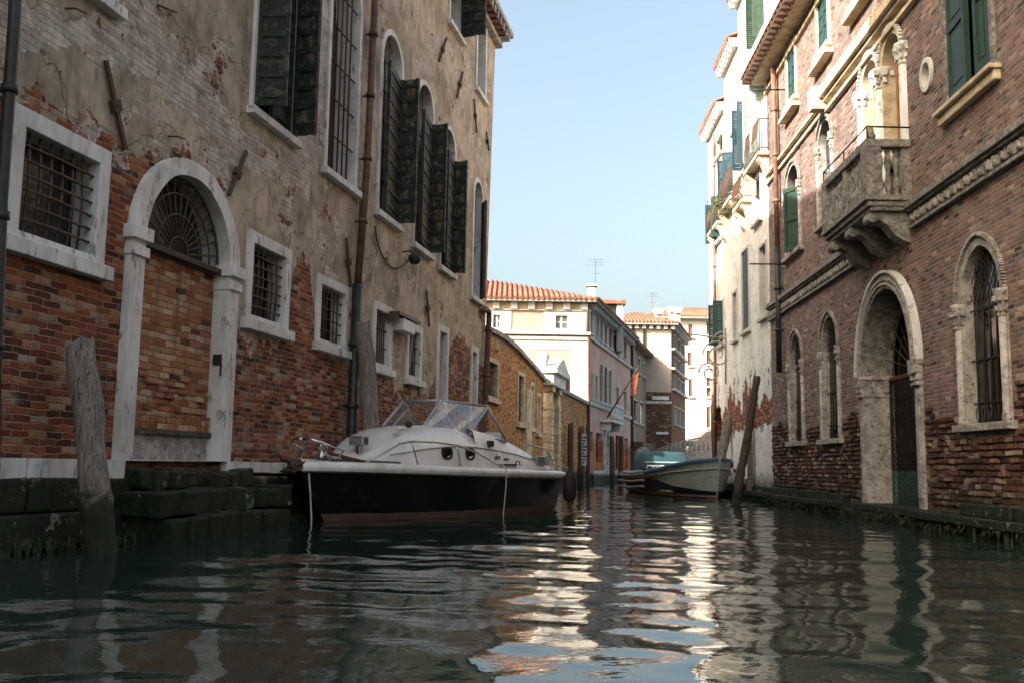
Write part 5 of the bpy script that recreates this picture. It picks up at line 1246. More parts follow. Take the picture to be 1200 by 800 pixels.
print('houses', sBC, sAB, sEnd, [(round(w_[0], 2), round(w_[1], 2)) for w_ in wB])
eM = white_house('white_house', sBC, sAB, hM, [w_ for w_ in wB if inside(w_, sBC, sAB)], 'narrow middle white house with dark blue shutters, between the taller and the lowest white houses')
eB = white_house('white_house', 0, sBC-.01, hC_, [w_ for w_ in wB if inside(w_, 0, sBC)], 'lowest white house at the bend with a dark arched door and a rusty drainpipe', dB)
def iron_balcony(e, s_off, rect, depth=.36, flowers=False):
    a, b, c, d = rect; a -= s_off; b -= s_off
    o = MB().box(a, b, c-.12, c, 0, depth).build('balcony', M['stone_cream'], e, bevel=.01)
    g = MB(); g.tube([(a, d, 0), (a, d, depth-.04), (b, d, depth-.04), (b, d, 0)], .02, 5).tube([(a, c+.1, 0), (a, c+.1, depth-.04), (b, c+.1, depth-.04), (b, c+.1, 0)], .015, 5)
    k = max(5, int((b-a)/.13))
    for i in range(k+1): x = a+(b-a)*i/k; g.tube([(x, c, depth-.04), (x, c+(d-c)*.4, depth+.03), (x, d, depth-.04)], .011, 4)
    for x in (a, b):
        for i in range(1, 6): z = depth*i/6; g.tube([(x, c, z), (x, d, z)], .011, 4)
    g.build('railing', M['iron'], o)
    for x in (a+.22, b-.22):
        pr = [(0, c-.12), (depth-.05, c-.12), (depth-.02, c-.24), (depth*.6, c-.38), (depth*.35, c-.62), (0, c-.85)]
        Mx = Matrix(((0, 0, 1, x), (0, 1, 0, 0), (1, 0, 0, 0), (0, 0, 0, 1))); MB().prism_ax(pr, Mx, -.13, .13).build('corbel', M['stone_cream'], o, bevel=.01)
    return o
iron_balcony(eA, sAB, qr(883, 902, 160, 192)[:2]+(Q(890, 194)[1], Q(890, 157)[1]))
iron_balcony(eA, sAB, qr(870, 881, 190, 240)[:2]+(Q(875, 241)[1], Q(875, 212)[1]))
iron_balcony(eM, sBC, qr(852, 867, 200, 240)[:2]+(Q(860, 239)[1], Q(860, 205)[1]))
iron_balcony(eB, 0, qr(838, 851, 240, 268)[:2]+(Q(844, 268)[1], Q(844, 242)[1]))
def chunk(mb, c, r, n, rnd):
    for i in range(n):
        p = Vector(c)+Vector((rnd.gauss(0, 1), rnd.gauss(0, 1), rnd.gauss(0, 1)))*r*.5; a = Vector((rnd.gauss(0, 1), rnd.gauss(0, 1), rnd.gauss(0, 1))).normalized()*.05; b = Vector((rnd.gauss(0, 1), rnd.gauss(0, 1), rnd.gauss(0, 1))).normalized()*.04
        mb.add([p-a, p+b, p+a, p-b], [(0, 1, 2, 3)])
M['leaf'] = simple('balcony_leaves', (.06, .09, .03), (.10, .12, .05), 20, .7)
rnd = random.Random(2)
for k, (x, y, lab) in enumerate(((844, 246, 'green potted plant spilling over the lowest far balcony'), (860.5, 166, 'small potted plant on the sill between the upper dark blue shutters'), (856.5, 229, 'small potted plant on the lower sill of the narrow white house'))):
    nn_ = .42 if k == 0 else .10; q = Q(x, y, nn_); e = empty('potted_plant', FQ.M @ Matrix.Translation((q[0], q[1]+(.0 if k == 0 else .12), nn_))); tag(e, lab, 'plant', 'potted plants on the far balconies')
    mb = MB(); chunk(mb, (0, .15, 0), .35 if k == 0 else .2, 260 if k == 0 else 120, rnd); mb.build('foliage', M['leaf'], e); MB().lathe([(.06, -.16), (.085, 0)], (0, 0, 0), 'y', 10).build('pot', M['stone_old'], e)
pipe_on(FQ, eB, [(837, 268), (838, 420), (838, 540)], .06, 'pipe_copper', n=.12)
pipe_on(FQ, eB, [(836.5, 158), (837, 270)], .05, 'pipe_copper', n=.12)
for o in eB.children:
    if o.name.startswith('drainpipe'): pass
# the pipes were measured from the frame origin = house origin for eB
# timber post and meter box against the white house
pq = Q(880, 520, .1); e = empty('timber_post', FQ.M @ Matrix.Translation((pq[0], 0, .15))); tag(e, 'weathered upright post with a small white box against the white wall', 'post')
MB().box(-.13, .13, .2, Q(880, 470)[1], -.08, .1).rough(.012, 5).build('post', M['wood_grey'], e)
b_ = Q(880, 556); MB().box(-.11, .11, b_[1]-.12, b_[1]+.42, .1, .16).build('meter_box', M['white_paint'], e)
MB().box(-.07, .07, b_[1]-.05, b_[1]+.30, .16, .17).build('meter_window', M['glass_dark'], e)
# scrolled iron flag bracket on the corner
s_ = Q(836, 415, .5); e = MB()
for cx_, cy_, r_, n_ in ((0, 0, .55, 26), (.3, -.7, .42, 22), (-.2, .6, .3, 20)):
    e.tube([(cx_*.3, cy_+r_*(1-i/n_*.75)*math.sin(i*.42), .3+cx_+r_*(1-i/n_*.75)*math.cos(i*.42)) for i in range(n_)], .03, 5)
e.tube([(0, -1.1, 0), (0, 1, 0)], .03, 5); e.tube([(0, .6, 0), (0, .75, 1.3)], .03, 5)
o = e.build('iron_lantern_bracket', M['stone_old'], None, M=FQ.M @ Matrix.Translation((s_[0]-.02, s_[1], .05))); tag(o, 'pale scrolled wrought iron bracket on the corner of the far white house', 'bracket')
# ================================================================== boats
def boat_frame(X, Y, th):
    a = Vector((math.sin(th), math.cos(th), 0)); p = Vector((-math.cos(th), math.sin(th), 0))   # x aft, y port
    return Matrix(((a.x, p.x, 0, X), (a.y, p.y, 0, Y), (0, 0, 1, 0), (0, 0, 0, 1)))
def ip(x, pts):
    if x <= pts[0][0]: return pts[0][1]
    for (a, b), (c, d) in zip(pts, pts[1:]):
        if x <= c: t = (x-a)/(c-a); t = t*t*(3-2*t)*.5+t*.5; return b+(d-b)*t
    return pts[-1][1]
def hull_line(L, k, m=44):
    """k = dict(z=fn(x), stem=fn(z), B, p, tap) -> starboard half line, y negative"""
    pts = []
    x0 = k['stem'](k['z'](0))
    for i in range(m+1):
        u = (i/m)**1.6; x = x0+(L-x0)*u; xi = u; s = min(xi/.48, 1); b = k['B']*(max(0.0, math.sin(s*math.pi/2)))**k['p']*(1-k.get('tap', .08)*max(0, xi-.5)**2*4)
        pts.append((x, b, k['z'](x)))
    return pts
def hull(L, levels, names, mats, parent, transom=True):
    """strakes between successive levels, one mesh part each; both sides"""
    lines = [hull_line(L, k) for k in levels]
    for i, (nm, mt) in enumerate(zip(names, mats)):
        mb = MB()
        for sg in (-1, 1): mb.loft([[(x, sg*y, z) for x, y, z in lines[i]], [(x, sg*y, z) for x, y, z in lines[i+1]]])
        if transom:
            a = lines[i][-1]; b = lines[i+1][-1]; mb.add([(a[0], -a[1], a[2]), (a[0], a[1], a[2]), (b[0], b[1], b[2]), (b[0], -b[1], b[2])], [(0, 1, 2, 3)])
        o = mb.build(nm, M[mt], parent)
    return lines
TH = R_(25)
BM = boat_frame(-3.15, 16.2, TH)
cb = empty('cabin_cruiser', BM); tag(cb, 'white cabin cruiser with a black hull and raked windscreen moored along the left bank', 'boat', 'boats moored in the canal')
M['hull_black'] = simple('black_gelcoat', (.006, .008, .010), (.012, .014, .016), 1.5, .22, .08, .004, spec=.5, fine=8, c3=(.02, .022, .022))
M['antifoul'] = simple('faded_red_brown_bottom_paint', (.20, .125, .105), (.11, .07, .06), 4, .7, .3, .004, stretch=(.3, 1, 4))
M['hull_low'] = simple('dark_bottom_paint', (.05, .025, .02), (.02, .015, .012), 4, .6)
L = 7.5
stem = lambda z: .25-.75*max(-.3, min(z, .95))/.80
def cz(v): return lambda x: v
lv = [dict(z=cz(-.35), stem=stem, B=.6, p=1.3), dict(z=cz(.0), stem=stem, B=1.20, p=1.0), dict(z=lambda x: .13+.0*x, stem=stem, B=1.25, p=.95), dict(z=lambda x: .50, stem=stem, B=1.36, p=.80), dict(z=lambda x: .84-.015*x+.005*math.cos(x), stem=stem, B=1.45, p=.66)]
lines = hull(L, lv, ['bottom', 'boot_stripe', 'lower_hull', 'upper_hull'], ['hull_low', 'antifoul', 'hull_black', 'hull_black'], cb)
# gunwale: rounded white band
gw_ = MB(); top = lines[-1]
for sg in (-1, 1):
    secs = []
    for x, y, z in top:
        d = .055 if x > -.3 else .03
        secs.append([(x, sg*(y+d*.4), z-.03), (x-.01, sg*(y+d), z+.02), (x-.01, sg*(y+d*.9), z+.085), (x, sg*max(y-.02, 0), z+.125), (x, sg*max(y-.10, 0), z+.135)])
    gw_.loft(secs)
gw_.build('gunwale', M['fibreglass'], cb)
MB().loft([[(x, -max(y-.09, 0), z+.13) for x, y, z in top], [(x, 0, z+.17) for x, y, z in top], [(x, max(y-.09, 0), z+.13) for x, y, z in top]]).build('deck', M['fibreglass'], cb)
rb = MB()
for sg in (-1, 1): rb.tube([(x, sg*(y+.03), z-.035) for x, y, z in top], .02, 6)
rb.build('rubbing_strip', M['black_plastic'], cb)
# trunk
ct = [(.55, .18), (.9, .45), (1.4, .80), (2.0, 1.02), (2.8, 1.14), (3.6, 1.20), (5.0, 1.22), (6.9, 1.16)]
tp = [(.55, 1.00), (.9, 1.16), (1.4, 1.38), (2.0, 1.56), (2.6, 1.66), (3.3, 1.68), (4.2, 1.60), (5.0, 1.50), (6.0, 1.32), (6.9, 1.10)]
zd = .93
xs = [.55, .65, .8, 1.0, 1.2, 1.5, 1.8, 2.1, 2.4, 2.7, 3.0, 3.3, 3.6, 3.95]
secs = []
for x in xs:
    c = ip(x, ct); z = ip(x, tp); hh = z-zd
    h = [(x-.02, c+.02, zd-.03), (x, c, zd+.04), (x+.02, c-.05, zd+hh*.50), (x+.03, c-.085, zd+hh*.56), (x+.05, c*.78, zd+hh*.84), (x+.05, c*.60, z-.02), (x+.05, c*.3, z+.02), (x+.05, 0, z+.03)]
    secs.append([(a, -b, q) for a, b, q in h]+[(a, b, q) for a, b, q in h[::-1][1:]])
trunk_end = secs[-1]
secs.insert(0, [(.50, v[1]*.7, zd-.02) for v in secs[0]])
MB().loft(secs).build('cabin_trunk', M['fibreglass'], cb)
MB().add(trunk_end+[(3.98, 1.2, .5), (3.98, -1.2, .5)], [tuple(range(len(trunk_end)+2))]).build('cabin_bulkhead', M['fibreglass'], cb)
co_ = MB()
for sg in (-1, 1):
    secs = []
    for x in (3.5, 4.0, 4.5, 5.0, 5.5, 6.0, 6.5, 6.9, 7.1):
        c = ip(x, ct); z = ip(x, tp) if x < 7 else 1.0; hh = z-zd
        secs.append([(x, sg*(c+.02), zd-.03), (x, sg*c, zd+.04), (x, sg*(c-.05), zd+hh*.50), (x, sg*(c-.085), zd+hh*.56), (x, sg*(c-.16), z-.05), (x, sg*(c-.26), z), (x, sg*(c-.34), z-.04), (x, sg*(c-.36), .6)])
    co_.loft(secs)
co_.box(7.0, 7.12, -1.1, 1.1, .5, 1.0).build('cockpit_coaming', M['fibreglass'], cb)
MB().box(4.6, 5.2, -.8, -.3, .8, 1.25).box(5.15, 5.3, -.8, -.3, 1.2, 1.65).build('helm_seat', M['white_paint'], cb, bevel=.04)
MB().box(6.3, 6.9, -.9, .9, .6, 1.02).build('aft_bench', M['canvas_teal'], cb, bevel=.04)
sw = MB(); sw.tube([(4.1+.03*math.cos(t), -.5+.17*math.cos(t), 1.50+.17*math.sin(t)) for t in np.linspace(0, 2*math.pi, 17)], .015, 6); sw.tube([(3.8, -.5, 1.45), (4.1, -.5, 1.5)], .02, 6); sw.build('steering_wheel', M['black_plastic'], cb)
sm_ = MB()
for sg in (-1, 1): sm_.tube([(x, sg*(ip(x, ct)-.045), zd+(ip(x, tp)-zd)*.50) for x in np.linspace(1.2, 6.8, 40)], .008, 5)
sm_.build('moulded_seam', M['stone_grey'], cb)
# windscreen
bf = [(4.95, -1.08, 1.46), (3.55, -.95, 1.53), (2.62, -.45, 1.66), (2.62, .45, 1.66), (3.55, .95, 1.53), (4.95, 1.08, 1.46)]
tf = [(5.0, -1.04, 1.52), (4.35, -.93, 2.14), (3.32, -.42, 2.20), (3.32, .42, 2.20), (4.35, .93, 2.14), (5.0, 1.04, 1.52)]
ws = MB(); ws.tube(bf, .032, 6).tube(tf[1:5], .026, 6); ws.tube([tf[1], bf[0]], .026, 6).tube([tf[4], bf[5]], .026, 6)
for i in (1, 2, 3, 4): ws.tube([bf[i], tf[i]], .030, 6)
wsf = ws.build('windscreen', M['chrome_dull'] if 'chrome_dull' in M else simple('dull_aluminium', (.42, .46, .50), (.34, .37, .41), 4, .4, .1, .002, metal=.6), cb)
def clear_glass(name, tint, a=.75, milky=None):
    m, nt = newmat(name); tr = nd(nt, 'ShaderNodeBsdfTransparent', {'Color': c4(tint)}); gl = nd(nt, 'ShaderNodeBsdfGlossy', {'Color': (.9, .95, 1, 1), 'Roughness': .03})
    fr = nd(nt, 'ShaderNodeFresnel', {'IOR': 1.5}); s = nd(nt, 'ShaderNodeMixShader', {0: .09, 1: tr.outputs[0], 2: gl.outputs[0]})
    if milky:
        v = objco(nt); df = nd(nt, 'ShaderNodeBsdfDiffuse', {'Color': c4(milky)}); k = rng(nt, nz(nt, v, 6, 5, .7, stretch=(1, 1, .3)), .35, .7, .25, .75)
        s = nd(nt, 'ShaderNodeMixShader', {0: k, 1: s.outputs[0], 2: df.outputs[0]})
    nd(nt, 'ShaderNodeOutputMaterial', {'Surface': s.outputs[0]}); return m
M['screen'] = clear_glass('smoked_windscreen', (.97, .97, .98)); M['screen_milky'] = clear_glass('crazed_plastic_windscreen', (.9, .93, .96), milky=(.36, .43, .52))
for i in range(5):
    if i == 0: q = [bf[0], bf[1], tf[1]]
    elif i == 4: q = [bf[4], bf[5], tf[4]]
    else: q = [bf[i], bf[i+1], tf[i+1], tf[i]]
    a = Vector(q[1])-Vector(q[0]); nn = a.cross(Vector(q[2])-Vector(q[0])).normalized()*.003
    n = len(q); vs = [Vector(p)+nn for p in q]+[Vector(p)-nn for p in q]
    o = MB().add(vs, [tuple(range(n)), tuple(range(n, 2*n))]+[(j, (j+1) % n, (j+1) % n+n, j+n) for j in range(n)]).build('glass_panel', M['screen_milky' if i == 1 else 'screen'], wsf)
    if i == 1: o['label'] = 'crazed bluish panel of the windscreen'
# portholes, lettering, fittings on the near side (y negative) and the far side
def side_y(x): return ip(x, ct)-.035
for sg in (-1, 1):
    for x in (2.45, 3.2):
        c = side_y(x); T = Matrix.Translation((x, sg*c, 1.17)) @ Matrix.Rotation(R_(6 if x < 3 else 3)*(-1 if sg < 0 else 1), 4, 'Z')
        def ell(a, b, k=20, p=.75): return [(a*math.copysign(abs(math.cos(t))**p, math.cos(t)), b*math.copysign(abs(math.sin(t))**p, math.sin(t))) for t in np.linspace(0, 2*math.pi, k+1)[:-1]]
        Mx = T @ Matrix.Rotation(R_(90), 4, 'X')
        r = MB(); t_ = MB().prism([ell(.155, .115), ell(.115, .078)], -.03, .035); r.add([Mx @ Vector(v) for v in t_.v], t_.f); po = r.build('porthole', M['black_plastic'], cb, bevel=.004)
        r = MB(); t_ = MB().prism([ell(.12, .083)], -.02, .012); r.add([Mx @ Vector(v) for v in t_.v], t_.f); r.build('pane', M['glass_dark'], po)
def text(body, size, mat, name, parent, M4, ext=.002, shear=.0):
    cu = bpy.data.curves.new(name, 'FONT'); cu.body = body; cu.size = size; cu.extrude = ext; cu.shear = shear; cu.align_x = 'LEFT'
    t = bpy.data.objects.new(name, cu); COL.objects.link(t); dg = bpy.context.evaluated_depsgraph_get(); dg.update()
    me = bpy.data.meshes.new_from_object(t.evaluated_get(dg)); bpy.data.objects.remove(t)
    me.materials.clear(); me.materials.append(mat); o = bpy.data.objects.new(name, me); COL.objects.link(o); o.parent = parent; o.matrix_local = M4; return o
cx_ = 4.15; c = side_y(cx_)+.012
text('dea', .20, M['black_plastic'], 'lettering', cb, Matrix.Translation((cx_, -(c+.005), 1.06)) @ Matrix.Rotation(R_(90), 4, 'X'), .004, .3)
text('wave', .12, M['black_plastic'], 'lettering', cb, Matrix.Translation((cx_+.42, -(c+.012), 1.06)) @ Matrix.Rotation(R_(90), 4, 'X'), .004, .3)
ra = MB(); 
for sg in (-1, 1):
    pts = [(.35, .62, .95), (.62, .80, 1.10), (.95, .98, 1.30), (1.15, 1.08, 1.345), (1.7, 1.20, 1.35), (2.4, 1.28, 1.32), (3.1, 1.32, 1.20), (3.6, 1.33, 1.08), (4.0, 1.33, .97)]
    ra.tube([(x, sg*y, z) for x, y, z in pts], .017, 7)
    for i, dx in ((3, .25), (5, .18)): x, y, z = pts[i]; ra.tube([(x, sg*y, z), (x+dx, sg*y*1.0, .95)], .015, 6)
ra.build('side_rail', M['chrome'], cb)
pu = MB()
for sg in (-1, 1):
    pu.tube([(-.05, sg*.34, .95), (-.32, sg*.30, 1.28), (-.42, sg*.15, 1.33), (-.42, 0, 1.33)], .026, 8)
    pu.tube([(-.05, sg*.34, .95), (.15, sg*.40, 1.16), (-.32, sg*.30, 1.28)], .018, 6)
pu.build('bow_rail', M['chrome'], cb)
wd_ = MB().box(-.1, .35, -.14, .14, .95, 1.03).lathe([(.10, 1.03), (.10, 1.08), (.06, 1.12), (.06, 1.18), (.10, 1.22), (.09, 1.28), (.02, 1.29)], (.1, 0, 0), 'z', 12).build('windlass', M['chrome'], cb)
MB().box(-.62, .1, -.09, .09, .90, .96).lathe([(.07, -.09), (.05, 0), (.07, .09)], (-.6, 0, .95), 'y', 10).tube([(-.62, -.1, .93), (-.75, 0, .88), (-.6, .12, .96)], .03, 6).build('anchor_roller', M['wood_brown'], cb)
an = MB().tube([(-.75, -.05, .94), (.45, -.22, 1.02)], .03, 6).tube([(-.72, -.1, .82), (-.78, -.05, .98), (-.66, .22, 1.0)], .035, 6).obox((-.66, 0, .86), (.16, .02, .05), (0, .12, 0), (-.02, 0, .015)).tube([(.0, -.2, 1.12), (.52, -.55, .99)], .028, 6).build('anchor', M['iron'], cb)
rnd = random.Random(8); rp_ = MB()
for k in range(9):
    x = rnd.uniform(.05, .75); y = rnd.uniform(-.5, .1); pts = [(x+.14*math.cos(t*1.1+k), y+.10*math.sin(t*1.3+k), .985+.05*rnd.random()) for t in np.linspace(0, 6, 14)]; rp_.tube(pts, .013, 5)
rp_.tube([(.3, -.3, 1.0), (.7, -.5, 1.0), (1.05, -.72, .99), (1.2, -.85, .985)], .018, 5)
rp_.build('coiled_rope', M['rope_dark'], cb)
sl = MB().box(.80, .98, -.34, -.04, 1.26, 1.42).box(.86, .96, -.25, -.13, 1.08, 1.27).build('searchlight', M['chrome'], cb, bevel=.02); MB().box(.785, .80, -.315, -.065, 1.285, 1.395).build('lens', M['glass_grey'], sl)
MB().lathe([(.03, 0), (.05, .02), (.05, .1), (.02, .13)], (1.75, -.45, 1.45), 'z', 10).lathe([(.07, -.12), (.05, -.02), (.04, .08)], (1.75, -.45, 1.57), 'x', 10).build('horn', M['white_paint'], cb)
MB().lathe([(.02, -.06), (.055, -.04), (.07, 0), (.055, .05), (.02, .06)], (2.15, -.42, 1.68), 'z', 10).build('deck_light', M['black_plastic'], cb)
MB().box(4.0, 4.14, -(side_y(4.0)+.03), -(side_y(4.0)-.08), 1.33, 1.45).build('side_light', M['black_plastic'], cb, bevel=.02)
MB().box(4.3, 5.1, -1.26, -1.22, .97, 1.0).tube([(4.9, -1.3, .98), (4.98, -1.3, 1.06), (5.1, -1.3, 1.06), (5.16, -1.3, .98)], .014, 6).build('cleat', M['black_plastic'], cb)
sr = MB()
for sg in (-1, 1):
    sr = MB(); sr.tube([(5.7, sg*1.16, 1.33), (5.8, sg*1.2, 1.42), (6.7, sg*1.2, 1.34), (7.0, sg*1.22, 1.16), (7.1, sg*1.22, .97)], .018, 6).tube([(6.3, sg*1.2, 1.38), (6.3, sg*1.2, 1.2)], .014, 6); sr.build('stern_rail', M['chrome'], cb)
each_rail = None
MB().box(6.3, 6.7, -1.2, -1.05, .98, 1.18).tube([(6.9, -1.15, 1.0), (6.95, -1.15, 1.2)], .05, 8).build('fuel_box', M['glass_grey'], cb, bevel=.03)
# fender (hangs from the stern quarter), ropes
def tobj(mb, name, mat, label, cat, Mx=BM, group=None):
    o = mb.build(name, M[mat], None, M=Mx); tag(o, label, cat, group); return o
fe = MB().lathe([(.02, -.34), (.10, -.31), (.145, -.22), (.15, 0), (.145, .2), (.09, .29), (.03, .34), (.03, .40)], (7.35, -1.53, .52), 'z', 14)
fo = tobj(fe, 'fender', 'rubber', 'fat black fender hanging at the stern of the white cruiser', 'fender')
MB().tube([(7.35, -1.53, .9), (7.3, -1.42, .98), (7.2, -1.25, 1.0)], .014, 6).build('lanyard', M['rope'], fo)
c = Vector((3.95, -1.33, .99))
tobj(MB().tube([c, c+Vector((.05, -.12, .0)), c+Vector((.06, -.20, -.10)), c+Vector((.06, -.20, -.4)), c+Vector((.05, -.16, -.9)), c+Vector((.05, -.15, -1.2))], .014, 6).tube([c+Vector((.06, -.2, -.18)), c+Vector((.09, -.2, -.22)), c+Vector((.04, -.2, -.25))], .022, 6), 'hanging_rope', 'rope', 'pale rope hanging over the side of the cruiser into the water', 'rope')
tobj(MB().tube([(-.45, -.15, .9), (-.47, -.22, .5), (-.52, -.3, .1), (-.55, -.33, -.3)], .016, 6), 'bow_line', 'rope', 'light rope dropping from the cruiser bow into the water', 'rope')
tobj(MB().tube([(.1, .5, 1.0), (-.5, .9, .75), (-.9, 1.15, .82)], .014, 6), 'mooring_line', 'rope_dark', 'dark line from the cruiser bow to the left bank', 'rope')

# ------------------------------------------------------------------ work boat
WM = boat_frame(6.85, 32.8, R_(-10))
wb = empty('work_boat', WM); tag(wb, 'open work boat with a pale grey bow and navy lower hull moored on the right', 'boat', 'boats moored in the canal')
M['wb_pale'] = simple('pale_grey_green_hull_paint', (.36, .40, .38), (.26, .30, .29), 4, .5, .15, .004, stretch=(.5, 1, 2), c3=(.16, .17, .15))
M['wb_navy'] = simple('navy_hull_paint', (.012, .03, .06), (.01, .02, .035), 4, .45, .15, .004)
M['wb_blue'] = simple('blue_gunwale_paint', (.05, .11, .18), (.03, .07, .12), 5, .5, .2, .004)
M['wb_wood'] = simple('scuffed_pale_planks', (.30, .24, .18), (.16, .12, .09), 4, .7, .5, .01, stretch=(.4, 3, 3), c3=(.5, .46, .4))
M['wb_red'] = simple('faded_pink_waterline', (.38, .26, .22), (.26, .15, .12), 5, .6)
L2 = 7.2
sheer = lambda x: ip(x, [(-.4, 1.30), (0, 1.27), (1.2, 1.12), (2.4, .95), (4, .82), (5.5, .76), (7.2, .78)])
st2_ = lambda z: -.30*z/1.3
lv = [dict(z=cz(-.4), stem=st2_, B=.5, p=1.2), dict(z=cz(.03), stem=st2_, B=.95, p=.85), dict(z=lambda x: .11, stem=st2_, B=1.0, p=.8), dict(z=lambda x: ip(x, [(-.4, .24), (0, .24), (1.5, .36), (3.2, .62), (4.2, .58), (7.2, .55)]), stem=st2_, B=1.14, p=.62), dict(z=lambda x: sheer(x)-ip(x, [(0, .30), (3, .16), (7, .12)]), stem=st2_, B=1.24, p=.55), dict(z=sheer, stem=st2_, B=1.30, p=.52)]
ln = hull(L2, lv, ['bottom', 'waterline_stripe', 'navy_hull', 'pale_hull', 'topstrake'], ['hull_low', 'wb_red', 'wb_navy', 'wb_pale', 'wb_pale'], wb)
st_ = MB()
for sg in (-1, 1):
    for k, r in ((4, .028),): st_.tube([(x, sg*(y+.02), z) for x, y, z in ln[k]], r, 6)
st_.build('rubbing_strake', M['wb_pale'], wb)
st_ = MB()
for sg in (-1, 1): st_.loft([[(x, sg*(y+.05), z-.07), (x-.02, sg*(y+.06), z+.0), (x, sg*(y+.02), z+.05), (x, sg*max(y-.10, 0), z+.05), (x, sg*max(y-.12, 0), z-.06)] for x, y, z in ln[5]])
st_.build('gunwale', M['wb_blue'], wb)
MB().tube([(-.02+st2_(z), 0, z) for z in (0, .3, .6, .9, 1.2, 1.36)], .035, 6).build('stem_post', M['wb_pale'], wb)
sk = MB()
for sg in (-1, 1):
    sel = [p for p in ln[5] if p[0] > 3.7]; s4 = [p for p in ln[3] if p[0] > 3.7]
    for fz in (.08, .30, .52): sk.tube([(p[0], sg*(p[1]+.04+.02*math.sin(p[0])), p[2]-fz) for p in sel], .05, 6)
sk.build('aft_fender_strakes', M['wb_wood'], wb)
# foredeck canvas and floor, thwarts
MB().loft([[(x, -max(y-.08, 0), z+.03) for x, y, z in ln[5] if x < 2.0], [(x, 0, z+.10) for x, y, z in ln[5] if x < 2.0], [(x, max(y-.08, 0), z+.03) for x, y, z in ln[5] if x < 2.0]]).build('foredeck', M['wb_blue'], wb)
MB().box(1.9, 7.0, -1.0, 1.0, .15, .22).build('floor', M['wb_wood'], wb)
for x in (3.0, 5.2): MB().box(x, x+.25, -1.15, 1.15, .55, .60).build('thwart', M['wb_wood'], wb)
MB().lathe([(.05, 0), (.05, .22), (.08, .26), (.08, .3)], (3.6, -1.12, .84), 'z', 8).build('bollard', M['iron'], wb)
text('VENETO', .19, M['wb_navy'], 'lettering', wb, Matrix.Translation((1.75, -1.285, sheer(1.9)-.27)) @ Matrix.Rotation(R_(4.5), 4, 'Y') @ Matrix.Rotation(R_(90), 4, 'X'), .004)
text('T.Emma', .17, M['wb_navy'], 'lettering', wb, Matrix.Translation((.42, -1.02, sheer(.5)-.25)) @ Matrix.Rotation(R_(-14), 4, 'Z') @ Matrix.Rotation(R_(6), 4, 'Y') @ Matrix.Rotation(R_(90), 4, 'X'), .004)
MB().lathe([(.06, -.02), (.09, 0), (.06, .02)], (1.45, -1.24, sheer(1.45)-.17), 'y', 10).build('hawse_hole', M['black_plastic'], wb)
ty = MB().tube([(3.6+.22*math.cos(t), -1.42, .60+.22*math.sin(t)) for t in np.linspace(0, 2*math.pi, 21)], .08, 8); tobj(ty, 'tyre_fender', 'rubber', 'black tyre hung as a fender on the side of the work boat', 'fender', WM)
rr = random.Random(6); tp_ = MB()
for i in range(14): x = rr.uniform(3.9, 6.8); y = rr.uniform(-.9, .4); tp_.tube([(x, y, .85), (x+.3, y+.3, .9+rr.random()*.1), (x+.5, y-.1, .86)], .07, 6)
tobj(tp_, 'folded_tarpaulin', 'black_plastic', 'dark crumpled tarpaulin lying in the stern of the work boat', 'tarpaulin', WM)
# ------------------------------------------------------------------ covered boat behind
CM = boat_frame(7.2, 41.0, R_(-4))
kb = empty('covered_boat', CM); tag(kb, 'small boat with a teal canvas cover, moored behind the work boat', 'boat', 'boats moored in the canal')
lv = [dict(z=cz(-.3), stem=st2_, B=.5, p=1.2), dict(z=cz(.1), stem=st2_, B=.85, p=.7), dict(z=cz(.85), stem=st2_, B=1.0, p=.5)]
l3 = hull(5.8, lv, ['bottom', 'side'], ['hull_low', 'white_paint'], kb)
MB().loft([[(x, -y, z) for x, y, z in l3[2]], [(x, 0, z+.1) for x, y, z in l3[2]], [(x, y, z) for x, y, z in l3[2]]]).build('deck', M['white_paint'], kb)
cv = MB(); secs = []
for x, w, z in ((3.2, .96, .92), (3.25, .97, 1.58), (3.35, .93, 1.70), (4.4, .95, 1.73), (5.6, .93, 1.70), (5.7, .95, 1.55), (5.75, .96, .9)): secs.append([(x, -w, .9), (x, -w-.01, (z+.9)/2), (x, -w, z-.06), (x, -w+.08, z), (x, 0, z+.03), (x, w-.08, z), (x, w, z-.06), (x, w+.01, (z+.9)/2), (x, w, .9)])
cv.loft(secs).rough(.02, 3).build('canvas_cover', M['canvas_teal'], kb)
MB().box(3.1, 3.16, -.97, .97, 1.22, 1.28).build('cover_seam', M['pale_teal'], kb)
MB().box(2.6, 3.1, -.9, .9, .9, 1.12).build('windscreen_base', M['white_paint'], kb, bevel=.03)
a = pz(753, 545, 50); ub = MB().lathe([(.0, .34), (.15, .31), (.33, .2), (.45, .02), (.43, .0)], (0, 0, 1.35), 'z', 14).tube([(0, 0, .0), (0, 0, 1.5)], .03, 6).build('parasol', M['black_plastic'], None, loc=(a.x, a.y, .35)); tag(ub, 'small black domed parasol on the quay by the shop', 'parasol')
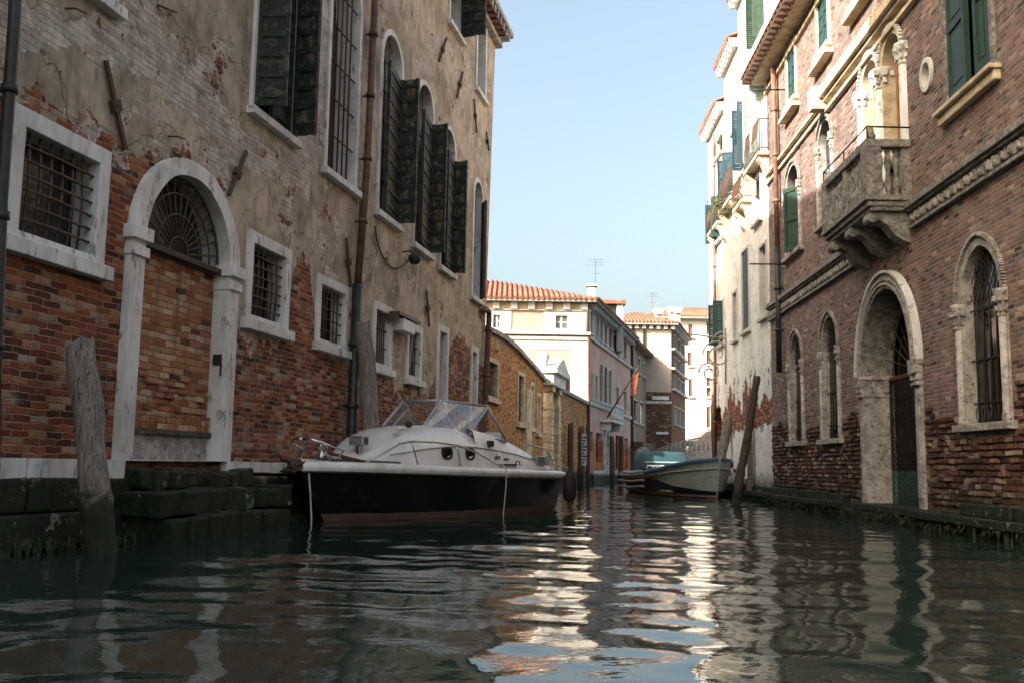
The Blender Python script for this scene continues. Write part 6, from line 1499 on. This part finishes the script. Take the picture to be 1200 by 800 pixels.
# ================================================================== water, ground, sky, sun
def water():
    rng_ = np.random.default_rng(3)
    ys = [-14, -6, -2, 0, 1, 1.6]; y = 2.0
    while y < 108: ys.append(y); y += max(.028, min(.0062*y, .20))
    ys = np.array(ys); xs = np.concatenate([[-60, -30, -16], np.arange(-9, 15.0, .055), [18, 24, 40, 70]])
    X, Y = np.meshgrid(xs, ys); Z = np.zeros_like(X)
    for i in range(46):
        lam = .2*(3.0/.2)**rng_.random(); th = rng_.normal(0, .75); k = 2*math.pi/lam
        slope = .0045 if lam < .35 else (.0125 if lam < 1.0 else .0120)
        amp = slope/k; ph = rng_.random()*6.283
        cx = rng_.random(4)*6.28
        mod = .65+.55*np.sin(X*.35*math.cos(cx[0])+Y*.22*math.sin(cx[0])+cx[1])*np.sin(X*.18+Y*.31*math.cos(cx[2])+cx[3])
        Z += amp*mod*np.sin(k*(X*math.sin(th)+Y*math.cos(th))+ph+.8*np.sin(.9*X+cx[2])+.5*np.sin(.7*Y+cx[1]))
    Z *= np.clip((Y-1)/2, 0, 1)
    n, m = X.shape; V = np.stack([X, Y, Z], -1).reshape(-1, 3).astype(np.float32)
    idx = np.arange(n*m).reshape(n, m); F = np.stack([idx[:-1, :-1], idx[:-1, 1:], idx[1:, 1:], idx[1:, :-1]], -1).reshape(-1, 4)
    me = bpy.data.meshes.new('water'); me.vertices.add(len(V)); me.vertices.foreach_set('co', V.ravel())
    me.loops.add(F.size); me.loops.foreach_set('vertex_index', F.ravel().astype(np.int32)); me.polygons.add(len(F))
    me.polygons.foreach_set('loop_start', np.arange(0, F.size, 4, dtype=np.int32)); me.polygons.foreach_set('loop_total', np.full(len(F), 4, dtype=np.int32)); me.polygons.foreach_set('use_smooth', np.ones(len(F), dtype=bool))
    me.update(calc_edges=True); print('water verts', len(V))
    m_, nt = newmat('canal_water'); v = objco(nt)
    a = nz(nt, v, 7, 3, .55, stretch=(.7, 1.3, 1)); b = nz(nt, v, 22, 2, .5, off=(3, 3, 3))
    bump = nd(nt, 'ShaderNodeBump', {'Height': mth(nt, 'ADD', a, mth(nt, 'MULTIPLY', b, .15)), 'Strength': .06, 'Distance': .04}).outputs[0]
    p = nd(nt, 'ShaderNodeBsdfPrincipled', {'Base Color': (.014, .029, .023, 1), 'Roughness': .025, 'IOR': 1.36, 'Specular IOR Level': .62, 'Normal': bump})
    nd(nt, 'ShaderNodeOutputMaterial', {'Surface': p.outputs[0]}); me.materials.append(m_)
    o = bpy.data.objects.new('water', me); COL.objects.link(o); tag(o, 'dark green rippled canal water', kind='structure')
water()
M['mud'] = simple('canal_mud', (.05, .045, .03), (.03, .03, .02), 1, .95)
g = MB().add([(-900, -900, -1.6), (900, -900, -1.6), (900, 900, -1.6), (-900, 900, -1.6)], [(0, 1, 2, 3)]).build('ground', M['mud'], None); tag(g, kind='structure')
pv = MB().box(11.4, 60, 86.2, 99.9, -1.5, .75).box(-60, 900, 108.1, 900, -1.5, .6).build('pavement', M['stone_old'], None); tag(pv, kind='structure')
fb2 = MB().box(0, 42, -1, .62, -.3, .35).build('far_quay', M['algae_dark'], None, M=FS.M @ Matrix.Translation((0, 0, 0))); tag(fb2, kind='structure')
fb3 = MB().box(-1.6, wT+.2, -1, .8, -.3, 1.2).build('far_quay', M['algae_dark'], None, M=FT1.M); tag(fb3, kind='structure')

w = bpy.data.worlds.new('World'); SC.world = w; w.use_nodes = True; nt = w.node_tree
for n in list(nt.nodes): nt.nodes.remove(n)
EL = R_(30); SDIR = Vector((-.838*math.cos(EL), -.545*math.cos(EL), math.sin(EL)))   # towards the sun
sky = nt.nodes.new('ShaderNodeTexSky'); sky.sky_type = 'NISHITA'; sky.sun_disc = False; sky.sun_elevation = EL; sky.sun_rotation = math.atan2(SDIR.x, SDIR.y)
sky.air_density = 1.0; sky.dust_density = 8.0; sky.ozone_density = .6; sky.altitude = 0
bg = nt.nodes.new('ShaderNodeBackground'); bg.inputs[1].default_value = .125; nt.links.new(mixc(nt, 1.0, sky.outputs[0], (1.06, 1.03, .91), 'MULTIPLY'), bg.inputs[0])
out = nt.nodes.new('ShaderNodeOutputWorld'); nt.links.new(bg.outputs[0], out.inputs[0])
sl_ = bpy.data.lights.new('sun', 'SUN'); sl_.energy = 3.7; sl_.angle = R_(.53); sl_.color = (1, .93, .83)
so = bpy.data.objects.new('sun', sl_); COL.objects.link(so); so.rotation_euler = SDIR.to_track_quat('Z', 'Y').to_euler()
SC.view_settings.view_transform = 'Standard'; SC.view_settings.look = 'None'; SC.view_settings.gamma = 1; SC.view_settings.exposure = 1.88; SC.view_settings.use_curve_mapping = False
SC.render.engine = 'CYCLES'; SC.cycles.max_bounces = 6; SC.cycles.diffuse_bounces = 3; SC.cycles.glossy_bounces = 3; SC.cycles.caustics_reflective = False; SC.cycles.sample_clamp_indirect = 6
